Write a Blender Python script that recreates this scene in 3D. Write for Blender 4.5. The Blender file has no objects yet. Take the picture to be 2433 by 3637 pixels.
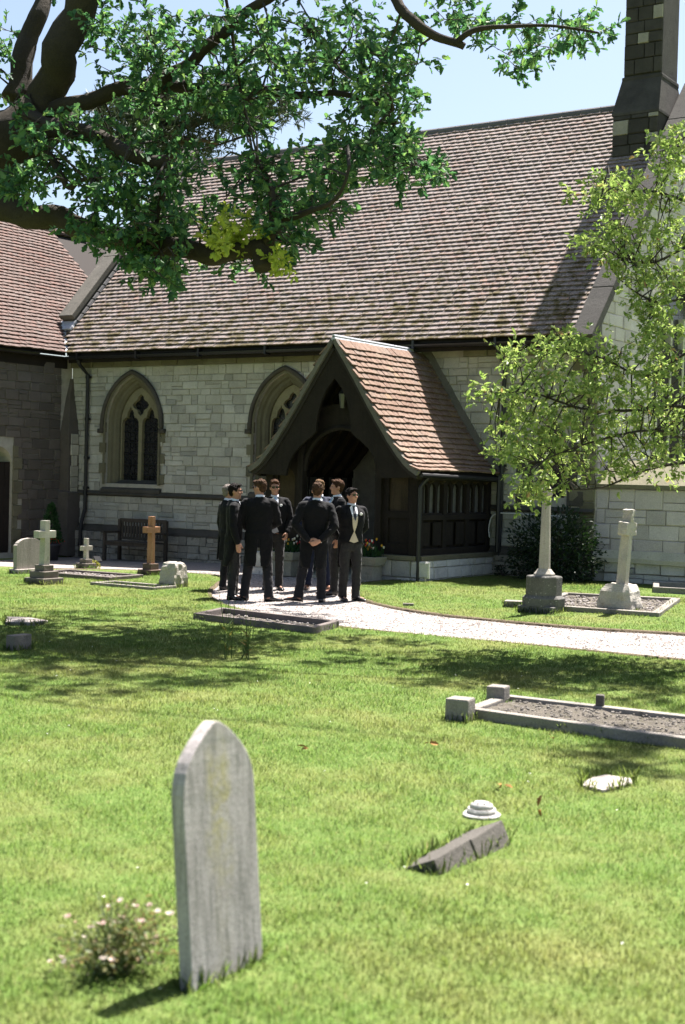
import bpy, bmesh, math, random
import numpy as np
from mathutils import Vector, Matrix, noise as mnoise

random.seed(7)
RNG = np.random.default_rng(7)
SC = bpy.context.scene
COL = SC.collection
R = math.radians

# ------------------------------------------------------------------ camera
EYE = 1.892
YAW, PIT, ROL = R(33.5), R(-1.4), R(1.5)
FPX, PW, PH = 5000.0, 2433.0, 3637.0           # lens in pixels of the full-size frame
_f = Vector((-math.sin(YAW)*math.cos(PIT), math.cos(YAW)*math.cos(PIT), math.sin(PIT)))
_r0 = Vector((math.cos(YAW), math.sin(YAW), 0)); _u0 = _r0.cross(_f)
_r = _r0*math.cos(ROL)+_u0*math.sin(ROL); _u = _u0*math.cos(ROL)-_r0*math.sin(ROL)
EYEP = Vector((0, 0, EYE))
HF = Vector((-math.sin(YAW), math.cos(YAW), 0)); R0 = _r0
cam = bpy.data.cameras.new('camera'); cam_o = bpy.data.objects.new('camera', cam); COL.objects.link(cam_o)
cam_o.matrix_world = Matrix(((_r.x, _u.x, -_f.x, 0), (_r.y, _u.y, -_f.y, 0), (_r.z, _u.z, -_f.z, EYE), (0, 0, 0, 1)))
cam.sensor_fit = 'HORIZONTAL'; cam.sensor_width = 36.0; cam.lens = FPX/PW*36.0
cam.clip_start = 0.1; cam.clip_end = 3000
cam.dof.use_dof = True; cam.dof.focus_distance = 21.5; cam.dof.aperture_fstop = 4.0
SC.camera = cam_o

# ------------------------------------------------------------------ sky, sun, exposure
SUN_EL, SUN_AZ = R(64), R(1.5)                # azimuth from +Y towards +X
L = Vector((math.sin(SUN_AZ)*math.cos(SUN_EL), math.cos(SUN_AZ)*math.cos(SUN_EL), math.sin(SUN_EL)))
world = bpy.data.worlds.new('World'); SC.world = world; world.use_nodes = True
wn = world.node_tree; wn.nodes.clear()
sky = wn.nodes.new('ShaderNodeTexSky'); sky.sky_type = 'NISHITA'; sky.sun_disc = False
sky.sun_elevation = SUN_EL; sky.sun_rotation = SUN_AZ; sky.air_density = 1.0; sky.dust_density = 2.3; sky.ozone_density = 1.0
bg = wn.nodes.new('ShaderNodeBackground'); bg.inputs['Strength'].default_value = 0.052
wo = wn.nodes.new('ShaderNodeOutputWorld')
wn.links.new(sky.outputs[0], bg.inputs[0]); wn.links.new(bg.outputs[0], wo.inputs[0])
sun = bpy.data.lights.new('sun', 'SUN'); sun.energy = 5.0; sun.angle = R(0.53); sun.color = (1.0, 0.945, 0.90)
sun_o = bpy.data.objects.new('sun', sun); COL.objects.link(sun_o)
sun_o.rotation_euler = (-L).to_track_quat('-Z', 'Y').to_euler(); sun_o.location = (0, 0, 40)
SC.view_settings.view_transform = 'Standard'; SC.view_settings.look = 'None'
SC.view_settings.exposure = 1.95; SC.view_settings.gamma = 1.0
SC.view_settings.use_curve_mapping = False
SC.render.engine = 'CYCLES'
SC.cycles.max_bounces = 6; SC.cycles.diffuse_bounces = 3; SC.cycles.glossy_bounces = 2
SC.cycles.transmission_bounces = 4; SC.cycles.transparent_max_bounces = 8
SC.cycles.use_denoising = True


def at(px, py, depth):
    """world point seen at a pixel of the 1568-wide photograph at a given distance in metres"""
    d = _f+_r*((px*1.5517-PW/2)/FPX)-_u*((py*1.5517-PH/2)/FPX)
    return EYEP+d*depth


def at_ground(px, py, z=0.0):
    d = _f+_r*((px*1.5517-PW/2)/FPX)-_u*((py*1.5517-PH/2)/FPX)
    return EYEP+d*((z-EYE)/d.z)


def sstep(a, b, x):
    t = min(1, max(0, (x-a)/(b-a))); return t*t*(3-2*t)


def gz(x, y):
    return sstep(17.5, 21, y)*max(-.12, min(.11, .022*(x+18.2)))


# ------------------------------------------------------------------ object helpers
def tag(o, label=None, cat=None, group=None, kind=None):
    if label: o['label'] = label
    if cat: o['category'] = cat
    if group: o['group'] = group
    if kind: o['kind'] = kind
    return o


def empty(name, loc, label=None, cat=None, group=None):
    o = bpy.data.objects.new(name, None); COL.objects.link(o); o.location = loc
    o.empty_display_size = .2
    return tag(o, label, cat, group)


def link(o, parent=None):
    COL.objects.link(o)
    if parent is not None:
        o.parent = parent
        if parent.type == 'EMPTY':
            o.matrix_parent_inverse = Matrix.Translation(-Vector(parent.location))
    return o


class MB:
    """collects shapes in world coordinates; build() links them as one mesh object"""
    def __init__(s): s.v = []; s.f = []

    def add(s, vs, fs):
        b = len(s.v); s.v.extend([tuple(q) for q in vs]); s.f.extend([tuple(b+i for i in q) for q in fs]); return s

    def box(s, c, d, rz=0.0, m=None, ch=0.0):
        hx, hy, hz = d[0]/2, d[1]/2, d[2]/2
        if ch <= 0:
            vs = [Vector((x, y, z)) for z in (-hz, hz) for y in (-hy, hy) for x in (-hx, hx)]
            fs = [(0, 2, 3, 1), (4, 5, 7, 6), (0, 1, 5, 4), (2, 6, 7, 3), (0, 4, 6, 2), (1, 3, 7, 5)]
        else:
            bm = bmesh.new(); bmesh.ops.create_cube(bm, size=1)
            for q in bm.verts: q.co = Vector((q.co.x*d[0], q.co.y*d[1], q.co.z*d[2]))
            bmesh.ops.bevel(bm, geom=bm.edges[:], offset=ch, segments=2, affect='EDGES', profile=.6)
            bm.verts.index_update()
            vs = [q.co.copy() for q in bm.verts]; fs = [[q.index for q in fc.verts] for fc in bm.faces]; bm.free()
        mt = m if m is not None else Matrix.Translation(Vector(c)) @ Matrix.Rotation(rz, 4, 'Z')
        return s.add([mt @ q for q in vs], fs)

    def tube(s, pts, rad, n=8, cap=True, round_ends=False, flat=None):
        pts = [Vector(p) for p in pts]
        rad = list(rad) if hasattr(rad, '__len__') else [rad]*len(pts)
        if round_ends:
            d0 = (pts[0]-pts[1]).normalized(); d1 = (pts[-1]-pts[-2]).normalized()
            a, b = rad[0], rad[-1]
            pts = [pts[0]+d0*a*.95, pts[0]+d0*a*.7]+pts+[pts[-1]+d1*b*.7, pts[-1]+d1*b*.95]
            rad = [a*.3, a*.72]+rad+[b*.72, b*.3]
        ref = Vector((0, 0, 1))
        t0 = (pts[1]-pts[0]).normalized()
        if abs(t0.dot(ref)) > .9: ref = Vector((1, 0, 0))
        base = len(s.v)
        side = t0.cross(ref).normalized()
        for i, p in enumerate(pts):
            t = (pts[min(i+1, len(pts)-1)]-pts[max(i-1, 0)]).normalized()
            side = (side-t*side.dot(t))
            side = side.normalized() if side.length > 1e-6 else t.orthogonal().normalized()
            up = side.cross(t)
            for k in range(n):
                a = 2*math.pi*k/n
                s.v.append(tuple(p+side*math.cos(a)*rad[i]+up*math.sin(a)*rad[i]))
        for i in range(len(pts)-1):
            for k in range(n):
                a = base+i*n+k; b = base+i*n+(k+1) % n
                s.f.append((a, b, b+n, a+n))
        if cap:
            s.f.append(tuple(base+k for k in range(n))[::-1])
            e = base+(len(pts)-1)*n
            s.f.append(tuple(e+k for k in range(n)))
        return s

    def loft(s, rings, cap=True):
        base = len(s.v); n = len(rings[0])
        for rg in rings: s.v.extend([tuple(q) for q in rg])
        for i in range(len(rings)-1):
            for k in range(n):
                a = base+i*n+k; b = base+i*n+(k+1) % n
                s.f.append((a, b, b+n, a+n))
        if cap:
            s.f.append(tuple(base+k for k in range(n))[::-1])
            e = base+(len(rings)-1)*n; s.f.append(tuple(e+k for k in range(n)))
        return s

    def ell(s, c, r, m=None, nu=14, nv=9):
        c = Vector(c); rings = []
        for i in range(1, nv):
            th = math.pi*i/nv
            rings.append([Vector((r[0]*math.sin(th)*math.cos(2*math.pi*k/nu), r[1]*math.sin(th)*math.sin(2*math.pi*k/nu), -r[2]*math.cos(th))) for k in range(nu)])
        if m is not None: rings = [[m @ q for q in rg] for rg in rings]
        return s.loft([[c+q for q in rg] for rg in rings])

    def xf(s, m, start=0):
        s.v[start:] = [tuple(m @ Vector(q)) for q in s.v[start:]]; return s

    def build(s, name, mat, parent=None, smooth=False, bev=0.0, rough=0.0, rs=8.0, sub=0):
        me = bpy.data.meshes.new(name)
        if bev or rough or sub:
            bm = bmesh.new(); vs = [bm.verts.new(q) for q in s.v]
            for fc in s.f:
                try: bm.faces.new([vs[i] for i in fc])
                except ValueError: pass
            bmesh.ops.recalc_face_normals(bm, faces=bm.faces[:])
            if bev:
                es = [e for e in bm.edges if len(e.link_faces) == 2 and e.calc_face_angle(0) > .5]
                bmesh.ops.bevel(bm, geom=es, offset=bev, segments=2, affect='EDGES', profile=.6, clamp_overlap=True)
            if sub:
                bmesh.ops.triangulate(bm, faces=[f for f in bm.faces if len(f.verts) > 4])
                for _ in range(sub):
                    bmesh.ops.subdivide_edges(bm, edges=bm.edges[:], cuts=1, use_grid_fill=True)
            if rough:
                for q in bm.verts:
                    q.co += mnoise.noise_vector(q.co*rs)*rough
            bm.to_mesh(me); bm.free()
        else:
            me.from_pydata(s.v, [], s.f)
        me.update()
        if smooth: me.polygons.foreach_set('use_smooth', [True]*len(me.polygons))
        if mat: me.materials.append(mat)
        return link(bpy.data.objects.new(name, me), parent)


def np_mesh(name, V, F, mat, parent=None, smooth=False):
    """V (n,3), F (m,k) all faces with k corners"""
    me = bpy.data.meshes.new(name); V = np.asarray(V, np.float32); F = np.asarray(F, np.int32); m, k = F.shape
    me.vertices.add(len(V)); me.vertices.foreach_set('co', V.ravel())
    me.loops.add(m*k); me.loops.foreach_set('vertex_index', F.ravel())
    me.polygons.add(m); me.polygons.foreach_set('loop_start', np.arange(0, m*k, k, dtype=np.int32))
    me.polygons.foreach_set('use_smooth', np.full(m, smooth))
    me.update(calc_edges=True); me.validate()
    if mat: me.materials.append(mat)
    return link(bpy.data.objects.new(name, me), parent)


def plate(mb, loops, t, fn):
    """flat plate with holes: loops of (u, w); fn(u, w, d) gives the world point at depth d in 0..t"""
    bm = bmesh.new(); es = []; n0 = 0; allv = []
    for lp in loops:
        vs = [bm.verts.new((q[0], q[1], 0)) for q in lp]; allv.append(len(vs))
        for i in range(len(vs)): es.append(bm.edges.new((vs[i], vs[(i+1) % len(vs)])))
    bmesh.ops.triangle_fill(bm, use_beauty=True, edges=es)
    bm.verts.index_update()
    pts = [(q.co.x, q.co.y) for q in bm.verts]; tris = [[q.index for q in f.verts] for f in bm.faces]; bm.free()
    b = len(mb.v); n = len(pts)
    mb.v.extend([tuple(fn(u, w, 0)) for u, w in pts]); mb.v.extend([tuple(fn(u, w, t)) for u, w in pts])
    for tr in tris:
        mb.f.append(tuple(b+i for i in tr)); mb.f.append(tuple(b+n+i for i in tr[::-1]))
    o = 0
    for c in allv:
        for i in range(c):
            a = b+o+i; d = b+o+(i+1) % c
            mb.f.append((a, d, d+n, a+n))
        o += c
    return mb


def frame_m(o, x, y, z):
    return Matrix(((x[0], y[0], z[0], o[0]), (x[1], y[1], z[1], o[1]), (x[2], y[2], z[2], o[2]), (0, 0, 0, 1)))


def inpoly(x, y, poly):
    x = np.asarray(x); y = np.asarray(y); c = np.zeros(x.shape, bool); n = len(poly)
    for i in range(n):
        x1, y1 = poly[i][:2]; x2, y2 = poly[(i+1) % n][:2]
        if y1 == y2: continue
        c ^= ((y1 > y) != (y2 > y)) & (x < (x2-x1)*(y-y1)/(y2-y1)+x1)
    return c


def smooth_poly(pts, n=6, closed=False):
    """Catmull-Rom"""
    P = [Vector(p) for p in pts]; out = []
    m = len(P); rng = range(m if closed else m-1)
    for i in rng:
        g = lambda k: P[k % m] if closed else P[max(0, min(m-1, k))]
        p0, p1, p2, p3 = g(i-1), g(i), g(i+1), g(i+2)
        for j in range(n):
            t = j/n
            out.append(.5*((2*p1)+(p2-p0)*t+(2*p0-5*p1+4*p2-p3)*t*t+(3*p1-p0-3*p2+p3)*t*t*t))
    if not closed: out.append(P[-1])
    return out

# ------------------------------------------------------------------ materials
class NT:
    def __init__(s, name):
        s.m = bpy.data.materials.new(name); s.m.use_nodes = True; s.t = s.m.node_tree; s.t.nodes.clear()
        s.out = s.t.nodes.new('ShaderNodeOutputMaterial'); s._geo = None; s._obj = None

    def n(s, kind, **kw):
        q = s.t.nodes.new('ShaderNode'+kind)
        for k_, v in kw.items(): setattr(q, k_, v)
        return q

    def l(s, a, b): s.t.links.new(a, b)

    def setin(s, sock, v):
        if hasattr(v, 'is_linked') or isinstance(v, bpy.types.NodeSocket): s.l(v, sock)
        else:
            if hasattr(sock.default_value, '__len__') and not isinstance(v, (int, float)):
                v = tuple(v)+((1.0,) if len(sock.default_value) == 4 and len(v) == 3 else ())
            sock.default_value = v

    @property
    def geo(s):
        if not s._geo: s._geo = s.n('NewGeometry')
        return s._geo

    @property
    def pos(s): return s.geo.outputs['Position']

    def rand(s):
        if not s._obj: s._obj = s.n('ObjectInfo')
        a = s.math('ADD', s.geo.outputs['Random Per Island'], s._obj.outputs['Random'])
        return s.math('FRACT', a, 0)

    def math(s, op, a, b, c=None):
        q = s.n('Math', operation=op); s.setin(q.inputs[0], a); s.setin(q.inputs[1], b)
        if c is not None: s.setin(q.inputs[2], c)
        return q.outputs[0]

    def vscale(s, v, sc):
        q = s.n('VectorMath', operation='MULTIPLY'); s.l(v, q.inputs[0]); q.inputs[1].default_value = sc; return q.outputs[0]

    def noise(s, scale, detail=4, rough=.55, v=None, w=None, dist=0.0):
        q = s.n('TexNoise'); q.inputs['Scale'].default_value = scale; q.inputs['Detail'].default_value = detail
        q.inputs['Roughness'].default_value = rough; q.inputs['Distortion'].default_value = dist
        s.l(v if v is not None else s.pos, q.inputs['Vector']); return q.outputs['Fac']

    def voro(s, scale, feat='F1', out='Distance', v=None):
        q = s.n('TexVoronoi', feature=feat); q.inputs['Scale'].default_value = scale
        s.l(v if v is not None else s.pos, q.inputs['Vector']); return q.outputs[out]

    def ramp(s, fac, stops, interp='LINEAR'):
        q = s.n('ValToRGB'); q.color_ramp.interpolation = interp; e = q.color_ramp.elements
        while len(e) < len(stops): e.new(.5)
        for el, (p, c) in zip(e, stops):
            el.position = p; el.color = (c, c, c, 1) if isinstance(c, (int, float)) else tuple(c)+(1,)
        s.setin(q.inputs[0], fac); return q.outputs[0]

    def mix(s, fac, a, b, mode='MIX'):
        q = s.n('Mix', data_type='RGBA', blend_type=mode)
        s.setin(q.inputs[0], fac); s.setin(q.inputs[6], a); s.setin(q.inputs[7], b); return q.outputs[2]

    def bump(s, h, strength=.4, dist=.02, prev=None):
        q = s.n('Bump'); q.inputs['Strength'].default_value = strength; q.inputs['Distance'].default_value = dist
        s.l(h, q.inputs['Height'])
        if prev is not None: s.l(prev, q.inputs['Normal'])
        return q.outputs[0]

    def bsdf(s, col, rough=.85, nrm=None, spec=.3, metal=0.0, sheen=0.0):
        q = s.n('BsdfPrincipled'); s.setin(q.inputs['Base Color'], col); s.setin(q.inputs['Roughness'], rough)
        q.inputs['Specular IOR Level'].default_value = spec; q.inputs['Metallic'].default_value = metal
        if sheen: q.inputs['Sheen Weight'].default_value = sheen
        if nrm is not None: s.l(nrm, q.inputs['Normal'])
        s.l(q.outputs[0], s.out.inputs[0]); return s.m


def mul(c, k): return tuple(min(1, q*k) for q in c)


def stone_mat(name, base, var=.25, lich=None, lich_amt=.5, dark=None, dark_amt=.45, scale=1.0, bump=.5, per=False, streak=None, spots=None):
    t = NT(name)
    c = t.ramp(t.noise(3.2*scale, 5, .6), [(.3, mul(base, 1-var)), (.7, mul(base, 1+var))])
    if per:
        c = t.mix(1.0, c, t.ramp(t.rand(), [(0, (.62, .62, .62)), (.12, (.85, .83, .79)), (.4, (1.0, .98, .93)), (.7, (1.08, 1.07, 1.05)), (.93, (1.22, 1.22, 1.22)), (1, (.5, .5, .5))]), 'MULTIPLY')
    if dark is not None:
        c = t.mix(t.ramp(t.noise(7*scale, 6, .7), [(dark_amt+.08, 0.0), (dark_amt+.2, .85)]), c, dark)
    if streak is not None:
        c = t.mix(t.ramp(t.noise(1.0, 4, .6, v=t.vscale(t.pos, (16*scale, 16*scale, 1.2*scale))), [(.5, 0.0), (.68, .8)]), c, streak)
    if lich is not None:
        c = t.mix(t.ramp(t.noise(11*scale, 5, .75), [(1-lich_amt*.75+.0, 0.0), (1-lich_amt*.75+.07, .9)]), c, lich)
    if spots is not None:
        c = t.mix(t.ramp(t.voro(22*scale), [(.12, .9), (.2, 0.0)]), c, spots)
    c = t.mix(.35, c, t.ramp(t.noise(60*scale, 3, .7), [(.3, mul(base, .5)), (.7, mul(base, 1.5))]))
    h = t.math('ADD', t.noise(18*scale, 6, .7), t.math('MULTIPLY', t.noise(90*scale, 3, .6), .4))
    return t.bsdf(c, .92, t.bump(h, bump, .02), .2)


def plain(name, col, rough=.7, spec=.3, var=.0, bump=0.0, bs=40, sheen=0.0, metal=0.0):
    t = NT(name); c = col; nrm = None
    if var:
        c = t.ramp(t.noise(bs*.4, 4), [(.3, mul(col, 1-var)), (.7, mul(col, 1+var))])
    if bump: nrm = t.bump(t.noise(bs, 4), bump, .01)
    return t.bsdf(c, rough, nrm, spec, metal, sheen)


def leaf_mat(name, stops, trans, rough=.5, tr_amt=.45, patch=None, sward=0.0):
    t = NT(name); c = t.ramp(t.rand(), stops)
    if patch is not None:
        f, cc = patch; c = t.mix(f(t), c, cc)
    d = t.n('BsdfPrincipled'); t.l(c, d.inputs['Base Color']); d.inputs['Roughness'].default_value = rough
    d.inputs['Specular IOR Level'].default_value = .3
    if sward:
        d.inputs['Specular IOR Level'].default_value = .06
        mxn = t.n('Mix', data_type='VECTOR'); mxn.inputs[0].default_value = sward; t.l(t.geo.outputs['Normal'], mxn.inputs[4]); mxn.inputs[5].default_value = (0, 0, 1)
        nn = t.n('VectorMath', operation='NORMALIZE'); t.l(mxn.outputs[1], nn.inputs[0]); t.l(nn.outputs[0], d.inputs['Normal'])
    tr = t.n('BsdfTranslucent'); t.l(t.mix(1.0, c, trans, 'MULTIPLY'), tr.inputs[0])
    mx = t.n('MixShader'); mx.inputs[0].default_value = tr_amt
    t.l(d.outputs[0], mx.inputs[1]); t.l(tr.outputs[0], mx.inputs[2]); t.l(mx.outputs[0], t.out.inputs[0]); return t.m


def tile_mat(name, pal, lich, lo, moss_z=None, black=.5):
    t = NT(name)
    c = t.ramp(t.rand(), pal)
    c = t.mix(.4, c, t.ramp(t.noise(14, 4, .65), [(.3, (.5, .48, .47)), (.7, (1.2, 1.17, 1.15))]), 'MULTIPLY')
    big = t.math('MULTIPLY', t.math('SUBTRACT', t.noise(.55, 4, .6), .5), .16)                 # weathering in broad drifts
    run = t.math('MULTIPLY', t.math('SUBTRACT', t.noise(1, 3, .5, v=t.vscale(t.pos, (3.2, .25, .25))), .5), .16)
    f0 = t.math('ADD', t.math('ADD', t.noise(26, 5, .75), big), run)
    c = t.mix(t.ramp(f0, [(lo-.06, 0.0), (lo+.16, .88)]), c, lich)                 # pale crust
    f1 = t.math('SUBTRACT', t.noise(9, 5, .75), t.math('ADD', big, run))
    c = t.mix(t.ramp(f1, [(black, 0.0), (black+.16, .8)]), c, (.03, .026, .024))  # sooty growth
    if moss_z is not None:
        zz = t.n('SeparateXYZ'); t.l(t.pos, zz.inputs[0])
        k = t.ramp(t.math('MULTIPLY', t.math('SUBTRACT', zz.outputs[2], 4.5), .25), [(0, .13), (.7, 0.0)])
        f = t.ramp(t.math('ADD', t.noise(4, 6, .8), k), [(.57, 0.0), (.66, .9)])
        c = t.mix(f, c, t.ramp(t.noise(30, 3), [(.3, (.025, .022, .008)), (.7, (.11, .085, .02))]))
    h = t.noise(50, 5, .7)
    return t.bsdf(c, .9, t.bump(h, .5, .012), .2)


MT = {}
MT['wall_stone'] = stone_mat('wall_stone', (.40, .39, .335), .22, lich=(.52, .51, .46), lich_amt=.52, dark=(.10, .095, .085), dark_amt=.52, per=True, bump=.6)
MT['gable_mortar'] = stone_mat('gable_mortar', (.38, .36, .33), .15)
MT['gable_stone'] = stone_mat('gable_stone', (.48, .435, .44), .12, dark=(.16, .15, .14), dark_amt=.6, per=True, bump=.6)
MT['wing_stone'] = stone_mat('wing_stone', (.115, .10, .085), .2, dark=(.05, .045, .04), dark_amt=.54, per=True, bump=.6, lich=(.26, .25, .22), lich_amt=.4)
MT['plinth_stone'] = stone_mat('plinth_stone', (.3, .28, .23), .22, lich=(.5, .49, .44), lich_amt=.52, dark=(.05, .045, .04), dark_amt=.46, per=True, bump=.9)
MT['porch_plinth'] = stone_mat('porch_plinth', (.5, .49, .45), .2, lich=(.62, .6, .56), lich_amt=.5, dark=(.08, .075, .06), dark_amt=.52, per=True, bump=.9)
MT['quoin'] = stone_mat('quoin', (.42, .4, .32), .2, dark=(.1, .09, .08), dark_amt=.52, per=True, bump=.6)
MT['mortar'] = stone_mat('mortar', (.37, .35, .29), .2, scale=2)
MT['dressing'] = stone_mat('dressing', (.145, .135, .088), .22, lich=(.3, .24, .09), lich_amt=.46, dark=(.06, .06, .05), dark_amt=.5, per=True, bump=.4)
MT['tracery'] = stone_mat('tracery', (.21, .19, .115), .25, lich=(.32, .25, .1), lich_amt=.5, bump=.3)
MT['dark_band'] = stone_mat('dark_band', (.075, .068, .055), .3, lich=(.3, .28, .22), lich_amt=.36, bump=.6)
MT['coping'] = stone_mat('coping', (.13, .12, .1), .25, lich=(.42, .41, .38), lich_amt=.46, dark=(.04, .04, .035), dark_amt=.5, bump=.5)
MT['coping_shaded'] = stone_mat('coping_shaded', (.06, .056, .05), .25, lich=(.25, .245, .23), lich_amt=.44, dark=(.025, .025, .022), dark_amt=.5, bump=.5)  # coping stone with the turret's shadow put into its darker colour
MT['turret'] = stone_mat('turret', (.055, .05, .045), .35, lich=(.2, .18, .14), lich_amt=.4, per=True, bump=.7)
MT['turret_pale'] = stone_mat('turret_pale', (.3, .28, .24), .25, per=True, bump=.7)
MT['tile'] = tile_mat('nave_tile', [(0, (.105, .068, .052)), (.35, (.135, .092, .074)), (.6, (.155, .103, .08)), (.8, (.2, .1, .065)), (.95, (.09, .073, .063)), (1, (.26, .13, .08))], (.28, .246, .23), .41, 4.5, .59)
MT['tile_wing'] = tile_mat('wing_tile', [(0, (.085, .053, .043)), (.4, (.105, .069, .057)), (.75, (.125, .068, .053)), (1, (.095, .073, .064))], (.165, .134, .12), .5, None, .62)
MT['tile_porch'] = tile_mat('porch_tile', [(0, (.13, .076, .054)), (.35, (.165, .104, .074)), (.65, (.185, .12, .088)), (.85, (.145, .103, .083)), (1, (.215, .145, .09))], (.25, .195, .155), .52, None, .64)
MT['underlay'] = plain('underlay', (.03, .025, .022), .95)
MT['ridge_tile'] = stone_mat('ridge_tile', (.12, .115, .115), .2, lich=(.3, .28, .26), lich_amt=.42)
MT['lead'] = plain('lead', (.42, .43, .46), .5, .5, .2, .2)
MT['black_iron'] = plain('black_iron', (.012, .012, .012), .45, .5, .2)
MT['timber'] = stone_mat('timber', (.021, .0165, .013), .35, bump=.35, streak=(.013, .011, .009), scale=.9)
MT['oak_board'] = stone_mat('oak_board', (.052, .038, .023), .35, bump=.35, streak=(.02, .016, .011))
MT['panel_glass'] = plain('panel_glass', (.11, .105, .095), .35, .5, .3, .1)
MT['bench_wood'] = stone_mat('bench_wood', (.07, .058, .045), .3, streak=(.03, .027, .022), bump=.4)
tg = NT('leaded_glass')
_v = tg.n('TexVoronoi', feature='DISTANCE_TO_EDGE'); _v.inputs['Scale'].default_value = 9; tg.l(tg.pos, _v.inputs['Vector'])
_c = tg.ramp(_v.outputs[0], [(.04, (.008, .008, .008)), (.07, (.022, .022, .024))])
tg.bsdf(_c, .22, tg.bump(tg.noise(14, 2), .35, .02), .5); MT['glass'] = tg.m
MT['skin'] = plain('skin', (.40, .205, .135), .55, .35, .1)
MT['cloth_black'] = plain('cloth_black', (.0042, .0042, .005), .85, .18, .2, .25, 90, .04)
MT['cloth_charcoal'] = plain('cloth_charcoal', (.012, .0118, .014), .85, .2, .25, .25, 90, .1)
MT['cloth_grey'] = plain('cloth_grey', (.022, .021, .0205), .85, .2, .25, .25, 90, .1)
MT['cloth_navy'] = plain('cloth_navy', (.007, .011, .03), .8, .2, .2, .25, 90, .1)
MT['shirt'] = plain('shirt', (.72, .74, .78), .7, .2)
MT['waist_grey'] = plain('waist_grey', (.30, .30, .30), .8, .2, .1)
MT['waist_beige'] = plain('waist_beige', (.47, .40, .29), .8, .2, .1)
MT['tie_blue'] = plain('tie_blue', (.24, .40, .62), .5, .4, .2)
MT['tie_black'] = plain('tie_black', (.012, .014, .022), .5, .4)
MT['shoe'] = plain('shoe', (.012, .011, .011), .25, .5)
MT['shoe_brown'] = plain('shoe_brown', (.07, .032, .018), .3, .5)
MT['lens'] = plain('lens', (.006, .007, .012), .12, .6)
MT['white_petal'] = plain('white_petal', (.8, .79, .74), .6, .2)
for nm_, c_ in (('hair_brown', (.05, .024, .012)), ('hair_dark', (.008, .006, .005)), ('hair_fair', (.12, .07, .036)), ('hair_grey', (.15, .13, .115)), ('hair_chestnut', (.05, .027, .015))):
    MT[nm_] = plain(nm_, c_, .85, .12, .4, .8, 60)
MT['gravel'] = NT('gravel')
_t = MT['gravel']; _cc = _t.ramp(_t.voro(34, out='Color'), [(.1, (.185, .16, .145)), (.5, (.265, .235, .217)), (.9, (.345, .312, .293))])
_cc = _t.mix(_t.ramp(_t.noise(1.3, 5, .6), [(.35, .0), (.7, .45)]), _cc, (.28, .247, .22))
_t.bsdf(_cc, .95, _t.bump(_t.voro(34), .8, .02), .2); MT['gravel'] = _t.m
_t = NT('pebble'); _t.bsdf(_t.ramp(_t.rand(), [(0, (.15, .128, .11)), (.4, (.25, .222, .2)), (.8, (.34, .31, .287)), (1, (.44, .405, .385))]), .9, None, .2); MT['pebble'] = _t.m
_t = NT('soil'); _t.bsdf(_t.ramp(_t.noise(25, 5), [(.3, (.07, .055, .035)), (.7, (.14, .11, .075))]), .95, _t.bump(_t.noise(40, 4), .7, .02), .1); MT['soil'] = _t.m
_t = NT('turf'); _cc = _t.ramp(_t.noise(14, 6, .7), [(.3, (.07, .118, .026)), (.5, (.097, .152, .036)), (.72, (.14, .175, .055))])
_cc = _t.mix(_t.ramp(_t.noise(.7, 6, .7), [(.44, 0.0), (.7, .6)]), _cc, (.2, .185, .072))
_t.bsdf(_cc, .95, _t.bump(_t.noise(60, 4), .7, .03), .1); MT['turf'] = _t.m
MT['grass'] = leaf_mat('grass_blade', [(0, (.072, .14, .023)), (.4, (.097, .17, .03)), (.75, (.125, .195, .039)), (.95, (.168, .215, .056)), (1, (.3, .28, .135))], (1.1, 1.12, .8), .7, .25,
                       (lambda t: t.ramp(t.noise(.7, 6, .7), [(.44, 0.0), (.7, .65)]), (.225, .21, .07)), .85)
MT['oak_leaf'] = leaf_mat('oak_leaf', [(0, (.034, .09, .048)), (.5, (.06, .14, .065)), (.85, (.115, .21, .08)), (1, (.19, .28, .1))], (1.35, 1.45, .95), .6, .45)
MT['oak_young_sunlit'] = leaf_mat('oak_leaf_young_sunlit', [(0, (.34, .42, .07)), (1, (.5, .54, .12))], (1.2, 1.2, .8), .5, .5)  # young-leaf green, brightened in colour as if sunlit; the crown shades it
MT['cherry_leaf'] = leaf_mat('small_tree_leaf', [(0, (.15, .22, .065)), (.5, (.235, .31, .095)), (.9, (.34, .395, .14)), (.97, (.4, .43, .18)), (1, (.28, .15, .08))], (1.2, 1.28, .95), .5, .5)
MT['pine'] = leaf_mat('pine_needle', [(0, (.022, .04, .018)), (1, (.05, .065, .032))], (1, 1, .8), .6, .2)
MT['bush'] = leaf_mat('dark_bush_leaf', [(0, (.009, .022, .008)), (.8, (.018, .038, .013)), (1, (.035, .06, .02))], (1, 1.1, .7), .5, .25)
MT['conifer'] = leaf_mat('conifer_leaf', [(0, (.012, .045, .013)), (1, (.03, .085, .022))], (1, 1.2, .7), .6, .25)
MT['rose_leaf'] = leaf_mat('rose_leaf', [(0, (.1, .14, .055)), (.6, (.17, .19, .08)), (1, (.3, .22, .13))], (1.2, 1.2, .8), .5, .35)
MT['rose_petal'] = leaf_mat('rose_petal', [(0, (.52, .33, .28)), (.4, (.6, .5, .44)), (1, (.66, .62, .56))], (1, 1, 1), .5, .3)
MT['weed'] = leaf_mat('weed_leaf', [(0, (.07, .11, .03)), (.7, (.12, .17, .05)), (1, (.3, .17, .07))], (1.2, 1.2, .8), .5, .3)
MT['red_petal'] = leaf_mat('red_petal', [(0, (.5, .02, .015)), (1, (.7, .08, .03))], (1, .8, .8), .5, .3)
MT['tulip_petal'] = leaf_mat('tulip_petal', [(0, (.75, .7, .55)), (.35, (.75, .72, .62)), (.45, (.65, .33, .03)), (.7, (.7, .4, .03)), (.72, (.5, .02, .03)), (1, (.55, .04, .06))], (1, 1, 1), .5, .25)
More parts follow.
